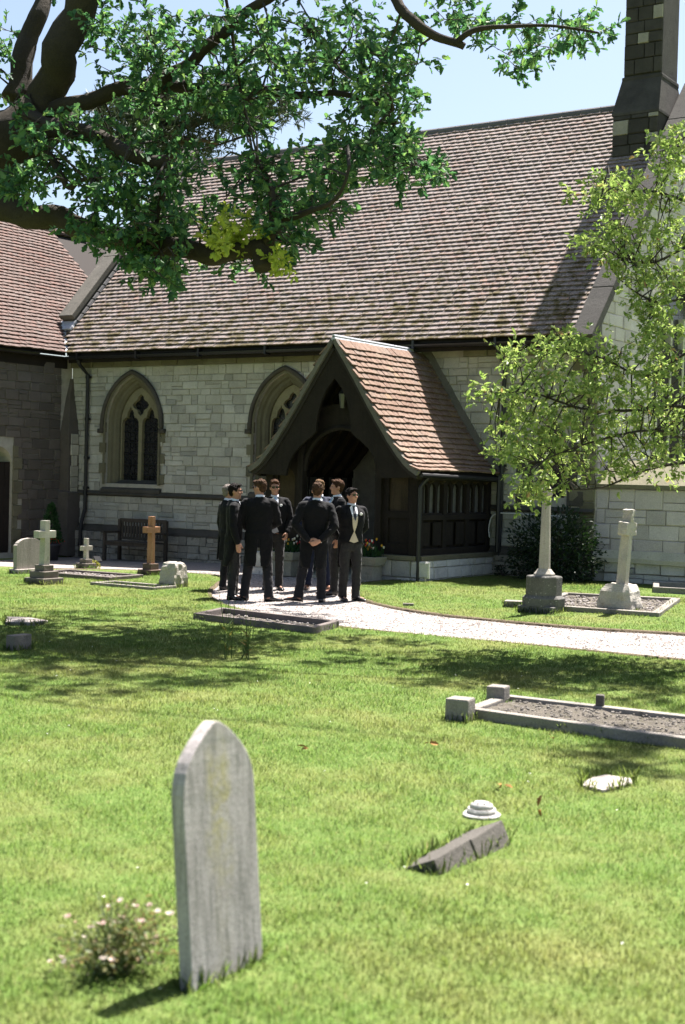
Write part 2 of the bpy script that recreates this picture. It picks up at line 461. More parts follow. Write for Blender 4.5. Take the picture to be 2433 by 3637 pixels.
MT['yellow_petal'] = leaf_mat('yellow_petal', [(0, (.5, .42, .03)), (.5, (.2, .22, .03)), (1, (.1, .14, .03))], (1, 1, 1), .5, .3)
MT['bark'] = stone_mat('oak_bark', (.04, .032, .023), .35, dark=(.028, .022, .016), dark_amt=.48, lich=(.14, .14, .05), lich_amt=.32, scale=.9, bump=1.0)
MT['twig'] = stone_mat('twig_bark', (.05, .042, .035), .3, bump=.5)
MT['pine_bark'] = stone_mat('pine_bark', (.12, .075, .05), .3, bump=.8)
MT['dead_leaf'] = plain('dead_leaf', (.30, .15, .045), .8, .2, .3)
MT['hs_front'] = stone_mat('slab_pale', (.36, .34, .315), .14, dark=(.2, .185, .165), dark_amt=.46, lich=(.42, .39, .3), lich_amt=.34, bump=.3)
_t = NT('pointed_headstone_stone')                       # rain streaks, a yellow lichen run down the middle, dark rim
_sp = _t.n('SeparateXYZ'); _t.l(_t.pos, _sp.inputs[0])
_c = _t.ramp(_t.noise(5, 6, .65), [(.3, (.31, .27, .258)), (.7, (.47, .42, .405))])
_c = _t.mix(_t.ramp(_t.noise(1, 5, .65, v=_t.vscale(_t.pos, (30, 30, 2.2))), [(.45, 0.0), (.62, .85)]), _c, (.165, .15, .135))
_w = _t.math('MULTIPLY', _t.math('SUBTRACT', _t.noise(7, 4), .5), .16)
_y = _t.math('ABSOLUTE', _t.math('ADD', _t.math('SUBTRACT', _sp.outputs[1], 4.17), _w), 0)
_m = _t.math('MULTIPLY', _t.ramp(_y, [(.03, 1.0), (.085, 0.0)]), _t.ramp(_sp.outputs[2], [(.3, .15), (.62, 1.0), (.8, .8), (.93, .1)]))
_m = _t.math('MULTIPLY', _m, _t.ramp(_t.noise(16, 5, .7), [(.4, .1), (.62, 1.0)]))
_c = _t.mix(_m, _c, (.36, .31, .10))
_c = _t.mix(_t.ramp(_t.noise(24, 5, .7), [(.62, 0.0), (.72, .7)]), _c, (.14, .13, .12))
_c = _t.mix(.3, _c, _t.ramp(_t.noise(110, 2), [(.3, (.2, .19, .18)), (.7, (.55, .52, .5))]))
_t.bsdf(_c, .92, _t.bump(_t.noise(45, 5, .7), .25, .01), .2); MT['hs_pointed'] = _t.m
MT['dark_chip'] = plain('dark_chip', (.16, .145, .125), .9, .2, .5, 0, 60)
MT['hs_grey'] = stone_mat('grave_grey', (.30, .27, .24), .15, dark=(.14, .125, .11), dark_amt=.54, streak=(.2, .175, .15), bump=.4)
MT['hs_lime'] = stone_mat('grave_limestone', (.38, .36, .31), .2, dark=(.14, .13, .11), dark_amt=.5, lich=(.52, .51, .46), lich_amt=.48, bump=.7)
MT['hs_step'] = stone_mat('grave_steps', (.15, .132, .113), .25, dark=(.06, .055, .05), dark_amt=.5, lich=(.3, .28, .24), lich_amt=.42, bump=.6)
MT['hs_brown'] = stone_mat('grave_sandstone', (.32, .165, .09), .18, dark=(.14, .08, .05), dark_amt=.56, streak=(.36, .24, .15), bump=.35)
MT['hs_brownstep'] = stone_mat('grave_brown_steps', (.12, .085, .065), .25, dark=(.05, .04, .03), dark_amt=.5, bump=.4)
MT['rock'] = stone_mat('grave_rock', (.40, .37, .32), .2, dark=(.12, .11, .095), dark_amt=.5, lich=(.55, .53, .48), lich_amt=.45, bump=1.0)
MT['pillar'] = stone_mat('grave_column', (.36, .33, .28), .18, dark=(.17, .155, .13), dark_amt=.54, streak=(.24, .22, .19), bump=.5)
MT['pillar_base'] = stone_mat('grave_column_base', (.12, .115, .105), .3, dark=(.05, .05, .045), dark_amt=.48, spots=(.42, .4, .36), scale=.8, bump=.6)
MT['kerb'] = stone_mat('grave_kerb', (.215, .195, .17), .25, dark=(.085, .08, .06), dark_amt=.48, lich=(.25, .17, .045), lich_amt=.4, bump=.6)
MT['kerb_dark'] = stone_mat('grave_kerb_dark', (.13, .11, .1), .25, lich=(.4, .36, .34), lich_amt=.42, bump=.6)
MT['grave_fill'] = stone_mat('grave_fill', (.12, .105, .085), .4, lich=(.3, .27, .2), lich_amt=.45, dark=(.05, .05, .02), dark_amt=.42, scale=2.5, bump=1.0)
MT['slate'] = stone_mat('fallen_stone', (.095, .087, .075), .2, dark=(.08, .07, .06), dark_amt=.5, lich=(.3, .27, .1), lich_amt=.36, bump=.6)
MT['white_stone'] = stone_mat('white_stone', (.42, .405, .375), .12, dark=(.3, .28, .25), dark_amt=.58, bump=.6)
MT['trough'] = stone_mat('trough', (.30, .28, .22), .25, dark=(.1, .1, .07), dark_amt=.5, bump=.8)
MT['pot'] = stone_mat('pot', (.05, .05, .055), .2, bump=.3)
MT['hose'] = plain('hose', (.7, .68, .62), .5, .4)
MT['plaque'] = plain('plaque', (.03, .03, .032), .3, .5)
MT['notice'] = plain('notice', (.10, .10, .095), .6, .3, .3)
MT['lamp_glass'] = plain('lamp_glass', (.11, .105, .095), .2, .5)

# ------------------------------------------------------------------ ground, path
PATH = [(1.5, 15.5), (-3.0, 15.05), (-5.5, 14.92), (-6.82, 14.95), (-8.2, 14.85), (-9.02, 14.86), (-9.79, 14.92), (-10.76, 15.19), (-11.67, 15.55), (-12.88, 16.3),
        (-13.95, 17.37), (-14.76, 18.5), (-15.5, 19.7), (-16.1, 20.25), (-16.94, 20.42), (-18.27, 20.45), (-19.1, 20.25), (-19.8, 19.75), (-21.5, 19.05), (-23.7, 18.5),
        (-23.7, 24.15), (-15.9, 24.15), (-12.7, 24.15), (-12.75, 21.6), (-13.0, 21.0), (-12.98, 20.3), (-12.72, 19.6),
        (-12.11, 18.74), (-11.3, 18.02), (-10.47, 17.56), (-9.6, 17.27), (-8.66, 17.17), (-7.46, 17.22), (-6.46, 17.45), (-3.3, 18.15), (1.5, 19.2)]
EDGE_A = [Vector((p[0], p[1], 0)) for p in PATH[:20]]
EDGE_B = [Vector((p[0], p[1], 0)) for p in PATH[23:]]
SA = smooth_poly(EDGE_A, 5); SB = smooth_poly(EDGE_B, 5)
for lst in (SA, SB):
    for i, p in enumerate(lst):
        p.x += .035*mnoise.noise(p*1.9); p.y += .035*mnoise.noise(p*1.9+Vector((7, 3, 1)))
PATHP = [(p.x, p.y) for p in SA]+[(-23.7, 24.15), (-15.9, 24.15), (-12.7, 24.15)]+[(p.x, p.y) for p in SB]
KERBFILL = []                                  # footprints where no grass grows


def axis(lo, hi, step, far):
    a = list(np.arange(lo, hi+1e-6, step)); s, q = step, lo
    left = []
    while q > -far: s *= 1.5; q -= s; left.append(q)
    s, q = step, a[-1]; right = []
    while q < far: s *= 1.5; q += s; right.append(q)
    return np.array(left[::-1]+a+right)


gx = axis(-25, 3, .13, 900); gy = axis(3, 25, .13, 900)
GX, GY = np.meshgrid(gx, gy)
GZ = np.array([[gz(a, b) for a in gx] for b in gy])
GZ += .012*np.sin(GX*1.3+.4*GY)*np.sin(GY*.9)*((GY < 22) & (np.abs(GX) < 40))
inside = inpoly(GX, GY, PATHP)
GZ[inside] -= .14
nx, ny = len(gx), len(gy)
V = np.stack([GX.ravel(), GY.ravel(), GZ.ravel()], 1)
ii, jj = np.meshgrid(np.arange(nx-1), np.arange(ny-1)); a = (jj*nx+ii).ravel()
ground = np_mesh('ground', V, np.stack([a, a+1, a+nx+1, a+nx], 1), MT['turf'], smooth=True)
tag(ground, 'mown churchyard lawn of short yellow-green turf', 'ground', kind='structure')

bm = bmesh.new(); pv = [bm.verts.new((p[0], p[1], 0)) for p in PATHP]
pe = [bm.edges.new((pv[i], pv[(i+1) % len(pv)])) for i in range(len(pv))]
bmesh.ops.triangle_fill(bm, use_beauty=True, edges=pe)
for _ in range(3): bmesh.ops.subdivide_edges(bm, edges=[e for e in bm.edges if e.calc_length() > .6], cuts=1)
bmesh.ops.triangulate(bm, faces=bm.faces[:])
for q in bm.verts: q.co.z = gz(q.co.x, q.co.y)-.025+.008*mnoise.noise(Vector((q.co.x, q.co.y, 0))*1.7)
bmesh.ops.recalc_face_normals(bm, faces=bm.faces[:])
me = bpy.data.meshes.new('path'); bm.to_mesh(me); bm.free(); me.materials.append(MT['gravel'])
path = link(bpy.data.objects.new('path', me)); tag(path, 'pale gravel path curving up to the church porch', 'path', kind='structure')
if path.data.polygons[0].normal.z < 0: path.data.flip_normals()


def edging(name, pts, flip):
    mb = MB(); n = len(pts)
    for i, p in enumerate(pts):
        t = (pts[min(i+1, n-1)]-pts[max(i-1, 0)]).normalized(); s = Vector((t.y, -t.x, 0))*(1 if flip else -1)
        z = gz(p.x, p.y); j = .012*mnoise.noise(p*5)
        mb.v += [tuple(p+s*.025+Vector((0, 0, z-.05))), tuple(p+s*(.012+j)+Vector((0, 0, z+.0))), tuple(p-s*(.045+j)+Vector((0, 0, z+.012))), tuple(p-s*.09+Vector((0, 0, z-.06)))]
    for i in range(n-1):
        for k in range(3): mb.f.append((i*4+k, i*4+k+1, i*4+k+5, i*4+k+4))
    o = mb.build(name, MT['soil'], smooth=True); tag(o, 'brown cut turf edge beside the gravel path', 'lawn edge', kind='structure'); return o


edging('lawn_edge', SA, True); edging('lawn_edge', SB, True)['label'] = 'brown cut turf edge along the far side of the path'

# loose pebbles on the near gravel
n = 26000
px_ = RNG.uniform(-19, -3, n); py_ = RNG.uniform(14.6, 21.2, n)
ok = inpoly(px_, py_, PATHP); px_, py_ = px_[ok], py_[ok]; n = len(px_)
oc = np.array([(1, 0, 0), (0, 1, 0), (-1, 0, 0), (0, -1, 0), (0, 0, 1)], float)
ofc = np.array([(0, 1, 4), (1, 2, 4), (2, 3, 4), (3, 0, 4)])
sz = RNG.uniform(.006, .016, n); ang = RNG.uniform(0, 6.3, n)
ca, sa = np.cos(ang), np.sin(ang)
X = oc[None, :, 0]*sz[:, None]*1.4; Y = oc[None, :, 1]*sz[:, None]; Z = oc[None, :, 2]*sz[:, None]
zz = np.array([gz(a, b) for a, b in zip(px_, py_)])-.026
V = np.stack([px_[:, None]+X*ca[:, None]-Y*sa[:, None], py_[:, None]+X*sa[:, None]+Y*ca[:, None], zz[:, None]+Z], 2).reshape(-1, 3)
F = (ofc[None]+np.arange(n)[:, None, None]*5).reshape(-1, 3)
tag(np_mesh('gravel', V, F, MT['pebble']), 'loose pale pebbles scattered over the path', 'gravel', kind='stuff')

# ------------------------------------------------------------------ shared small meshes
def stone_mesh(seed):
    rr = random.Random(seed); j = lambda a: rr.uniform(-a, a)
    vs = [(sx*.5, 0, sz_*.5) for sx, sz_ in ((-1, -1), (1, -1), (1, 1), (-1, 1))]
    vs += [(sx*(.5+j(.012)), -.55, sz_*(.5+j(.02))) for sx, sz_ in ((-1, -1), (1, -1), (1, 1), (-1, 1))]
    vs += [(sx*(.462+j(.018)), -1+j(.22), sz_*(.44+j(.035))) for sx, sz_ in ((-1, -1), (1, -1), (1, 1), (-1, 1))]
    fs = []
    for b in (0, 4):
        for k in range(4): fs.append((b+k, b+(k+1) % 4, b+4+(k+1) % 4, b+4+k))
    fs.append((8, 9, 10, 11))
    return np.array(vs), fs


STONES = [stone_mesh(i) for i in range(6)]


def tile_mesh(seed, w=.176, ln=.215, th=.029):
    rr = random.Random(seed); vs = []
    for iy, y in enumerate((0, ln)):
        for x in (-.5, 0, .5):
            cam_ = .004*(1-(2*x)**2)+rr.uniform(-.0015, .0015)
            lift = .05 if iy == 0 else .002
            yy = y+(rr.uniform(-.003, .003) if iy == 0 else 0)
            vs.append((x*w*.965, yy, lift+cam_+th)); vs.append((x*w*.965, yy, lift+cam_))
    # index: iy*6 + ix*2 (+1 = underside)
    fs = []
    for ix in range(2):
        a = ix*2; fs.append((a, a+2, a+8, a+6)); fs.append((a+1, a+3, a+2, a))
    fs += [(1, 0, 6, 7), (4, 5, 11, 10)]
    return np.array(vs), fs


TILES = [tile_mesh(i) for i in range(6)]


def scatter(parent, name, protos, items, mat, nobj, keyf):
    """items: (Matrix, variant). The nobj that show largest become objects sharing mesh data, the rest one mesh of stuff."""
    items = sorted(items, key=keyf)
    mds = []
    for i, (vs, fs) in enumerate(protos):
        me = bpy.data.meshes.new(name); me.from_pydata([tuple(q) for q in vs], [], fs); me.materials.append(mat); me.update(); mds.append(me)
    for m, k in items[:nobj]:
        o = bpy.data.objects.new(name, mds[k % len(mds)]); COL.objects.link(o); o.parent = parent; o.matrix_basis = m
    rest = items[nobj:]
    if not rest: return
    VV = []; FF = []; b = 0
    for m, k in rest:
        vs, fs = protos[k % len(protos)]
        A = np.array(m); VV.append(vs @ A[:3, :3].T+A[:3, 3]); FF.extend([tuple(b+i for i in f) for f in fs]); b += len(vs)
    VV = np.concatenate(VV)
    me = bpy.data.meshes.new(name+'_courses'); me.from_pydata(VV.tolist(), [], FF); me.materials.append(mat); me.update()
    o = bpy.data.objects.new(name+'_courses', me); COL.objects.link(o); o.parent = parent; o['kind'] = 'stuff'


def cam_key(it):
    p = it[0].translation-EYEP
    d = p.dot(_f); x = p.dot(_r)/d; y = p.dot(_u)/d
    out = 0 if (abs(x) < .243 and abs(y) < .364) else 100
    return d+out


def ashlar(parent, name, mat, fn, u0, u1, zs, blocked, seed, nobj, wr=(.26, .62), depth=.03, face='-Y', split=True):
    """courses of squared stones. fn(u, z) -> world point of the wall face; zs = course boundaries"""
    rr = random.Random(seed); items = []
    for z0, z1 in zip(zs[:-1], zs[1:]):
        zc = (z0+z1)/2; ivs = [(u0, u1)]
        for b0, b1 in sorted(blocked(z0, z1)):
            nv = []
            for p, q in ivs:
                if b1 <= p or b0 >= q: nv.append((p, q)); continue
                if b0 > p: nv.append((p, b0))
                if b1 < q: nv.append((b1, q))
            ivs = nv
        for p, q in ivs:
            if q-p < .07: continue
            x = p; first = True
            while x < q-1e-4:
                w = rr.uniform(*wr)*(rr.uniform(.4, .8) if first else 1); first = False
                if q-(x+w) < .16: w = q-x
                c = fn(x+w/2, zc)
                dz = depth*rr.uniform(.45, 1.35)
                sc = Matrix.Diagonal((max(.03, w-rr.uniform(.004, .016)), dz, z1-z0-rr.uniform(.003, .016), 1))
                rot = Matrix.Rotation(R(90), 4, 'Z') if face == '+X' else Matrix.Identity(4)
                rot = Matrix.Translation(Vector(c)) @ rot @ Matrix.Rotation(rr.uniform(-.014, .014), 4, 'Y')
                if split and z1-z0 > .15 and rr.random() < .28:
                    k_ = rr.uniform(.35, .65); hh = z1-z0
                    for zo, f_ in ((-hh/2+hh*k_/2, k_), (hh/2-hh*(1-k_)/2, 1-k_)):
                        items.append((Matrix.Translation((0, 0, zo)) @ rot @ Matrix.Diagonal((max(.03, w-.01), depth*rr.uniform(.45, 1.35), hh*f_-.008, 1)), rr.randrange(6)))
                else: items.append((rot @ sc, rr.randrange(6)))
                x += w
    scatter(parent, name, STONES, items, mat, nobj, cam_key)


def courses(z0, z1, seed, lo=.16, hi=.27):
    rr = random.Random(seed); zs = [z0]
    while zs[-1] < z1-1e-6:
        h = rr.uniform(lo, hi)
        if z1-zs[-1]-h < lo*.8: h = z1-zs[-1]
        zs.append(zs[-1]+h)
    return zs


# ------------------------------------------------------------------ church
WY = 24.2                                        # nave wall face
PITCH = R(47.5); TANP = math.tan(PITCH)
EY, EZ = 23.76, 4.58                             # eave line
RY = 28.72; RZ = EZ+(RY-EY)*TANP
XL, XR = -23.76, -10.45                          # nave ends
church = empty('church_nave', (-17, WY, 0), 'long stone church nave under a steep tiled roof with two pointed windows', 'church')


def arch_pts(cx, hw, zs, rise, n=10, z0=None):
    """pointed arch outline, left foot to right foot (through apex)"""
    rad = (hw*hw+rise*rise)/(2*hw)
    amax = math.asin(min(1, rise/rad)); out = []
    if z0 is not None: out.append((cx-hw, z0))
    for i in range(n+1):
        a = amax*i/n; out.append((cx-hw+rad-rad*math.cos(a), zs+rad*math.sin(a)))
    for i in range(n-1, -1, -1):
        a = amax*i/n; out.append((cx+hw-rad+rad*math.cos(a), zs+rad*math.sin(a)))
    if z0 is not None: out.append((cx+hw, z0))
    return out


def arch_half(z, hw, zs, rise):
    if z <= zs: return hw
    rad = (hw*hw+rise*rise)/(2*hw); d = z-zs
    if d >= rise: return 0
    return max(0, math.sqrt(max(0, rad*rad-d*d))-(rad-hw))


WINS = [(-21.83, .80, 2.98, 1.10), (-17.53, .80, 2.98, 1.10)]   # centre, outer half width, springing, rise
LANC = (-11.36, .30, 2.6, .5)
SILL = 1.62


def nave_block(z0, z1):
    out = []
    for cx, hw, zs, rs in WINS:
        if z1 > SILL-.16:
            h = max(arch_half(z0, hw, zs, rs), arch_half(z1, hw, zs, rs))
            if h > 0:
                tooth = .12 if (z0 < zs and int(z0*4.3) % 2) else .0
                if z0 < SILL+.12: tooth = .14
                out.append((cx-h-.03-tooth, cx+h+.03+tooth))
    cx, hw, zs, rs = LANC
    if z1 > SILL-.05:
        h = max(arch_half(z0, hw, zs, rs), arch_half(z1, hw, zs, rs))
        if h > 0: out.append((cx-h-.12, cx+h+.12))
    ph = np.interp(z0, [0, 2.05, 2.2, 2.6, 3.2, 3.9, 4.3], [1.5, 1.5, 1.3, 1.0, .6, .15, 0])
    if z0 < 4.2: out.append((-14.23-ph, -14.23+ph))     # behind the porch
    return out


back = MB()
# backing wall with window openings
lp = [[(XL, -.3), (XR, -.3), (XR, 4.5), (XL, 4.5)]]
for cx, hw, zs, rs in WINS: lp.append(arch_pts(cx, hw, zs, rs, 10, SILL))
cx, hw, zs, rs = LANC; lp.append(arch_pts(cx, hw, zs, rs, 8, SILL))
lp.append(arch_pts(-14.23, .62, 1.9, .75, 8, .06))
plate(back, lp, .5, lambda u, w, d: (u, WY+.004+d, w))
wall = back.build('wall', MT['mortar'], church)
ashlar(wall, 'stone', MT['wall_stone'], lambda u, z: (u, WY+.006, z), XL+.02, XR-.28, courses(.66, 1.33, 3, .13, .24)+[1.44]+courses(1.46, 4.3, 5, .12, .23)[1:], lambda a, b: nave_block(a, b)+([(-30, 0)] if a < 1.40 and b > 1.38 else []), 11, 300, (.17, .5))
ashlar(wall, 'footing_stone', MT['plinth_stone'], lambda u, z: (u, WY-.09, z), XL+.02, XR-.1, courses(-.14, .5, 4, .12, .22), lambda a, b: [(-15.85, -12.6)], 12, 90, (.18, .45), .05)
# dressed stones at the corner, at the head of the wall, band courses
q = MB()
qi = []
for i, (z0, z1) in enumerate(zip(np.arange(.66, 4.2, .3), np.arange(.96, 4.5, .3))):
    w = .52 if i % 2 else .3
    qi.append((Matrix.Translation((XR-w/2+.0, WY+.004, (z0+z1)/2)) @ Matrix.Diagonal((w-.012, .04, .285, 1)), i))
scatter(wall, 'quoin', STONES, qi, MT['dressing'], 40, cam_key)
x = XL; k = 0; hi = []
rr = random.Random(9)
while x < XR-.1:
    w = min(rr.uniform(.45, 1.0), XR-x)
    if not (-14.9 < x+w/2 < -13.5): hi.append((Matrix.Translation((x+w/2, WY-.03, 4.4)) @ Matrix.Diagonal((w-.012, .05, .195, 1)), k))
    x += w; k += 1
scatter(wall, 'cornice_stone', STONES, hi, MT['dressing'], 60, cam_key)
sc_ = MB()
for x0, x1 in ((XL, -15.86), (-12.6, XR)):
    # string course: chamfered moulding; plinth: sloping weathered course
    sc_.loft([[(x, WY+.02, 1.32), (x, WY-.06, 1.34), (x, WY-.085, 1.375), (x, WY-.02, 1.445), (x, WY+.02, 1.45)] for x in np.linspace(x0, x1, 30)])
sc_.build('string_course', MT['dark_band'], church, rough=.006, rs=6)
pm = MB()
for x0, x1 in ((XL, -15.86), (-12.6, XR)):
    pm.loft([[(x, WY+.02, .46), (x, WY-.125, .48), (x, WY-.125, .53), (x, WY-.02, .655), (x, WY+.02, .66)] for x in np.linspace(x0, x1, 30)])
    pm.box(((x0+x1)/2, WY-.02, .15), (x1-x0, .1, .68))
pm.build('plinth', MT['dark_band'], church, rough=.008, rs=5)


def window(parent, cx, hw, zs, rise, map_, two=True, bars=5):
    """pointed window of two lights with a quatrefoil, deep splayed reveal, hood mould, sill, leaded glass"""
    w = empty  # noqa
    sur = MB()
    prof = [(.0, -.045), (.07, -.05), (.02, .04), (-.02, .06), (-.07, .075), (-.10, .13), (-.15, .15), (-.20, .21), (-.215, .30)]
    rings = []
    base = arch_pts(cx, hw, zs, rise, 12, SILL-.02)
    for i, p in enumerate(base):
        a = base[max(0, i-1)]; b = base[min(len(base)-1, i+1)]
        tx, tz = b[0]-a[0], b[1]-a[1]; l = math.hypot(tx, tz) or 1; nx_, nz_ = -tz/l, tx/l    # outward
        if i in (0, len(base)-1): nx_, nz_ = (-1 if i == 0 else 1), 0
        rings.append([map_(p[0]+nx_*(o-.0), p[1]+nz_*o, d) for o, d in prof])
    b0 = len(sur.v)
    for rg in rings: sur.v.extend([tuple(v) for v in rg])
    m = len(prof)
    for i in range(len(rings)-1):
        for k_ in range(m-1): sur.f.append((b0+i*m+k_, b0+(i+1)*m+k_, b0+(i+1)*m+k_+1, b0+i*m+k_+1))
    o = sur.build('window', MT['dressing'], parent, smooth=False); o['label'] = 'pointed window with deep moulded stone surround'
    # toothed jamb stones
    ji = []
    for i, z in enumerate(np.arange(SILL, zs-.1, .235)):
        for s in (-1, 1):
            if (i+(s > 0)) % 2: ji.append((Matrix.Translation(map_(cx+s*(hw+.1), z+.12, .0)) @ Matrix.Diagonal((.2, .035, .225, 1)), i))
    scatter(o, 'jamb_stone', STONES, ji, MT['dressing'], 60, cam_key)
    # hood mould
    hd = MB(); hp = arch_pts(cx, hw+.1, zs-.02, rise+.12, 16)
    hp = [(hp[0][0]-.0, zs-.12)]+hp+[(hp[-1][0], zs-.12)]
    hd.tube([map_(p[0], p[1], -.06) for p in hp], .052, 7); hd.box(map_(hp[0][0]-.03, zs-.15, -.05), (.15, .1, .1)); hd.box(map_(hp[-1][0]+.03, zs-.15, -.05), (.15, .1, .1))
    hd.build('hood_mould', MT['dark_band'], o, smooth=True)
    # sill
    sl = MB(); sl.loft([[map_(x, SILL+.09, .3), map_(x, SILL+.09, .28), map_(x, SILL-.13, -.07), map_(x, SILL-.2, -.07), map_(x, SILL-.2, .3)] for x in (cx-hw-.1, cx+hw+.1)])
    sl.build('sill', MT['dark_band'], o)
    # tracery
    iw = hw-.205; rs2 = rise*iw/hw*1.02; lw = iw-.0
    outer = arch_pts(cx, iw+.03, zs, rs2+.03, 12, SILL)
    loops = [outer]
    mul_ = .062
    for s in (-1, 1):
        c2 = cx+s*(iw/2+.008); h2 = iw/2-mul_*.72
        zsp = zs+.0
        lobes = []
        # cusped light: straight sides then trefoil head
        lobes.append((c2-h2, SILL+.05)); lobes.append((c2-h2, zsp-.02))
        for t in range(1, 6):
            a = math.pi-math.pi*.62*t/6; lobes.append((c2-h2*.42+h2*.58*math.cos(a), zsp+.03+h2*.58*math.sin(a)))
        lobes.append((c2-h2*.50, zsp+.03+h2*.5))
        for t in range(0, 4):
            a = math.pi*.95-t/3*math.pi*.38; lobes.append((c2+h2*.02+h2*.46*math.cos(a), zsp+.03+h2*.62+h2*.75*math.sin(a)))
        lobes.append((c2, zsp+.03+h2*1.62))
        right = [(2*c2-p[0], p[1]) for p in lobes[:-1]][::-1]
        loops.append(lobes+right)
    qz = zs+rs2*.55; qr = iw*.24
    qf = []
    for k_ in range(4):
        a0 = math.pi/2*k_+math.pi/2
        c_ = (cx+math.cos(a0)*qr*.95, qz+math.sin(a0)*qr*.95)
        for t in range(-4, 5):
            a = a0+R(100)*t/4*.9
            sh = 1.0 if t else 1.18
            qf.append((c_[0]+math.cos(a)*qr*.66*sh, c_[1]+math.sin(a)*qr*.66*sh))
    loops.append(qf)
    tm = MB(); plate(tm, loops, .09, lambda u, w_, d: map_(u, w_, .26+d)); tm.build('tracery', MT['tracery'], o)
    gl = MB(); gl.v = [tuple(map_(cx-hw, SILL-.05, .36)), tuple(map_(cx+hw, SILL-.05, .36)), tuple(map_(cx+hw, zs+rise, .36)), tuple(map_(cx-hw, zs+rise, .36))]; gl.f = [(0, 1, 2, 3)]
    g = gl.build('leaded_glass', MT['glass'], o)
    for i in range(bars):
        z = SILL+.2+i*(zs-SILL-.1)/bars
        bb = MB(); bb.tube([map_(cx-iw, z, .335), map_(cx+iw, z, .335)], .009, 5); bb.build('saddle_bar', MT['black_iron'], o)
    for s in (-1, 1):
        for dx in (-.09, .06):
            bb = MB(); bb.tube([map_(cx+s*iw/2+dx, SILL, .338), map_(cx+s*iw/2+dx, zs+.1, .338)], .006, 5); bb.build('glazing_bar', MT['black_iron'], o)
    return o


for wdef in WINS: window(church, *wdef, lambda u, z, d: Vector((u, WY+d, z)))
cx, hw, zs, rs = LANC
lw_ = MB(); base = arch_pts(cx, hw, zs, rs, 8, SILL)
for s, t in ((.12, -.01), (.0, .0), (-.06, .2)):
    pass
for i in range(len(base)-1):
    a, b = base[i], base[i+1]
    def off(p, o): return (cx+(p[0]-cx)*(1+o/hw), zs+(p[1]-zs)*(1+o/hw) if p[1] > zs else p[1])
    A0, B0, A1, B1 = off(a, .1), off(b, .1), off(a, -.08), off(b, -.08)
    lw_.add([(A0[0], WY-.02, A0[1]), (B0[0], WY-.02, B0[1]), (B1[0], WY+.22, B1[1]), (A1[0], WY+.22, A1[1])], [(0, 1, 2, 3)])
lo = lw_.build('window', MT['dressing'], church); lo['label'] = 'narrow pointed window right of the porch'
mb = MB(); mb.add([(cx-hw, WY+.2, SILL), (cx+hw, WY+.2, SILL), (cx+hw, WY+.2, zs+rs), (cx-hw, WY+.2, zs+rs)], [(0, 1, 2, 3)]); mb.build('leaded_glass', MT['glass'], lo)
ji = []
for i, z in enumerate(np.arange(1.46, zs, .3)):
    w = .2 if i % 2 else .34
    for s in (-1, 1): ji.append((Matrix.Translation((cx+s*(hw+.06+w/2), WY-.004, z+.15)) @ Matrix.Diagonal((w, .035, .285, 1)), i))
scatter(lo, 'jamb_stone', STONES, ji, MT['dark_band'], 60, cam_key)

# dark box added inside in place of shade, so that the openings read dark
mb = MB(); mb.box(((XL+XR)/2, 30.2, 2.2), (XR-XL-.4, 6, 5.2)); mb.build('shade_box', MT['underlay'], church)

# roof -------------------------------------------------------------
sl_v = Vector((0, math.cos(PITCH), math.sin(PITCH))); sl_n = Vector((0, -math.sin(PITCH), math.cos(PITCH)))
VT = .96                                         # wing roof: rise per metre
XE = -23.54                                      # wing eave (runs along Y)


def valley_x(y): return max(-24.3, XE-(y-EY)*TANP/VT)


CPX = (-24.31, -23.88)                           # left parapet coping
rf = MB()
e0 = Vector((0, EY+.02, EZ-.03))
NAVE_X1 = XR-.20
rf.add([(CPX[0], RY, RZ-.03), (CPX[0], EY+.02+.68, EZ-.03+.68*TANP), (XE-.0, EY+.02, EZ-.03), (NAVE_X1, EY+.02, EZ-.03), (NAVE_X1, RY, RZ-.03)], [(4, 3, 2, 1, 0)])
rf.add([(-24.3, RY, RZ-.03), (NAVE_X1, RY, RZ-.03), (NAVE_X1, 2*RY-EY, EZ-.03), (-24.3, 2*RY-EY, EZ-.03)], [(0, 1, 2, 3)])
roof = rf.build('roof', MT['underlay'], church)
items = []; rr = random.Random(21)
slope_len = (RY-EY)/math.cos(PITCH); gauge = .138; nrow = int(slope_len/gauge)
for r_ in range(nrow):
    s0 = r_*gauge
    y = EY+s0*math.cos(PITCH); z = EZ+s0*math.sin(PITCH)
    x0 = XE-(y-EY)*TANP/VT if y < EY+.72 else CPX[1]
    x = x0+(.088 if r_ % 2 else 0.0)+.09
    while x < NAVE_X1-.06:
        sag = .012*mnoise.noise(Vector((x*.6, s0*.7, 3)))+.006*mnoise.noise(Vector((x*2.4, s0*2, 5)))
        o = Vector((x+rr.uniform(-.006, .006), y, z))+sl_n*(sag+rr.uniform(0, .007))+sl_v*(rr.uniform(-.004, .004)+.014*mnoise.noise(Vector((x*.9, r_*7.3, 1))))
        m = frame_m(o, (1, 0, 0), sl_v, sl_n) @ Matrix.Rotation(rr.uniform(-.01, .01), 4, 'Z') @ Matrix.Rotation(rr.uniform(-.016, .016), 4, 'Y')
        items.append((m, rr.randrange(6))); x += .176
scatter(roof, 'tile', TILES, items, MT['tile'], 300, cam_key)
rd = []
for i, x in enumerate(np.arange(-24.2, NAVE_X1-.1, .45)):
    t = MB(); t.loft([[Vector((xx, RY+.13*math.cos(a), RZ+.02+.13*math.sin(a)*.9-.02)) for a in np.linspace(-.35, math.pi+.35, 9)] for xx in (x, x+.44)]); t.build('ridge_tile', MT['ridge_tile'], roof)
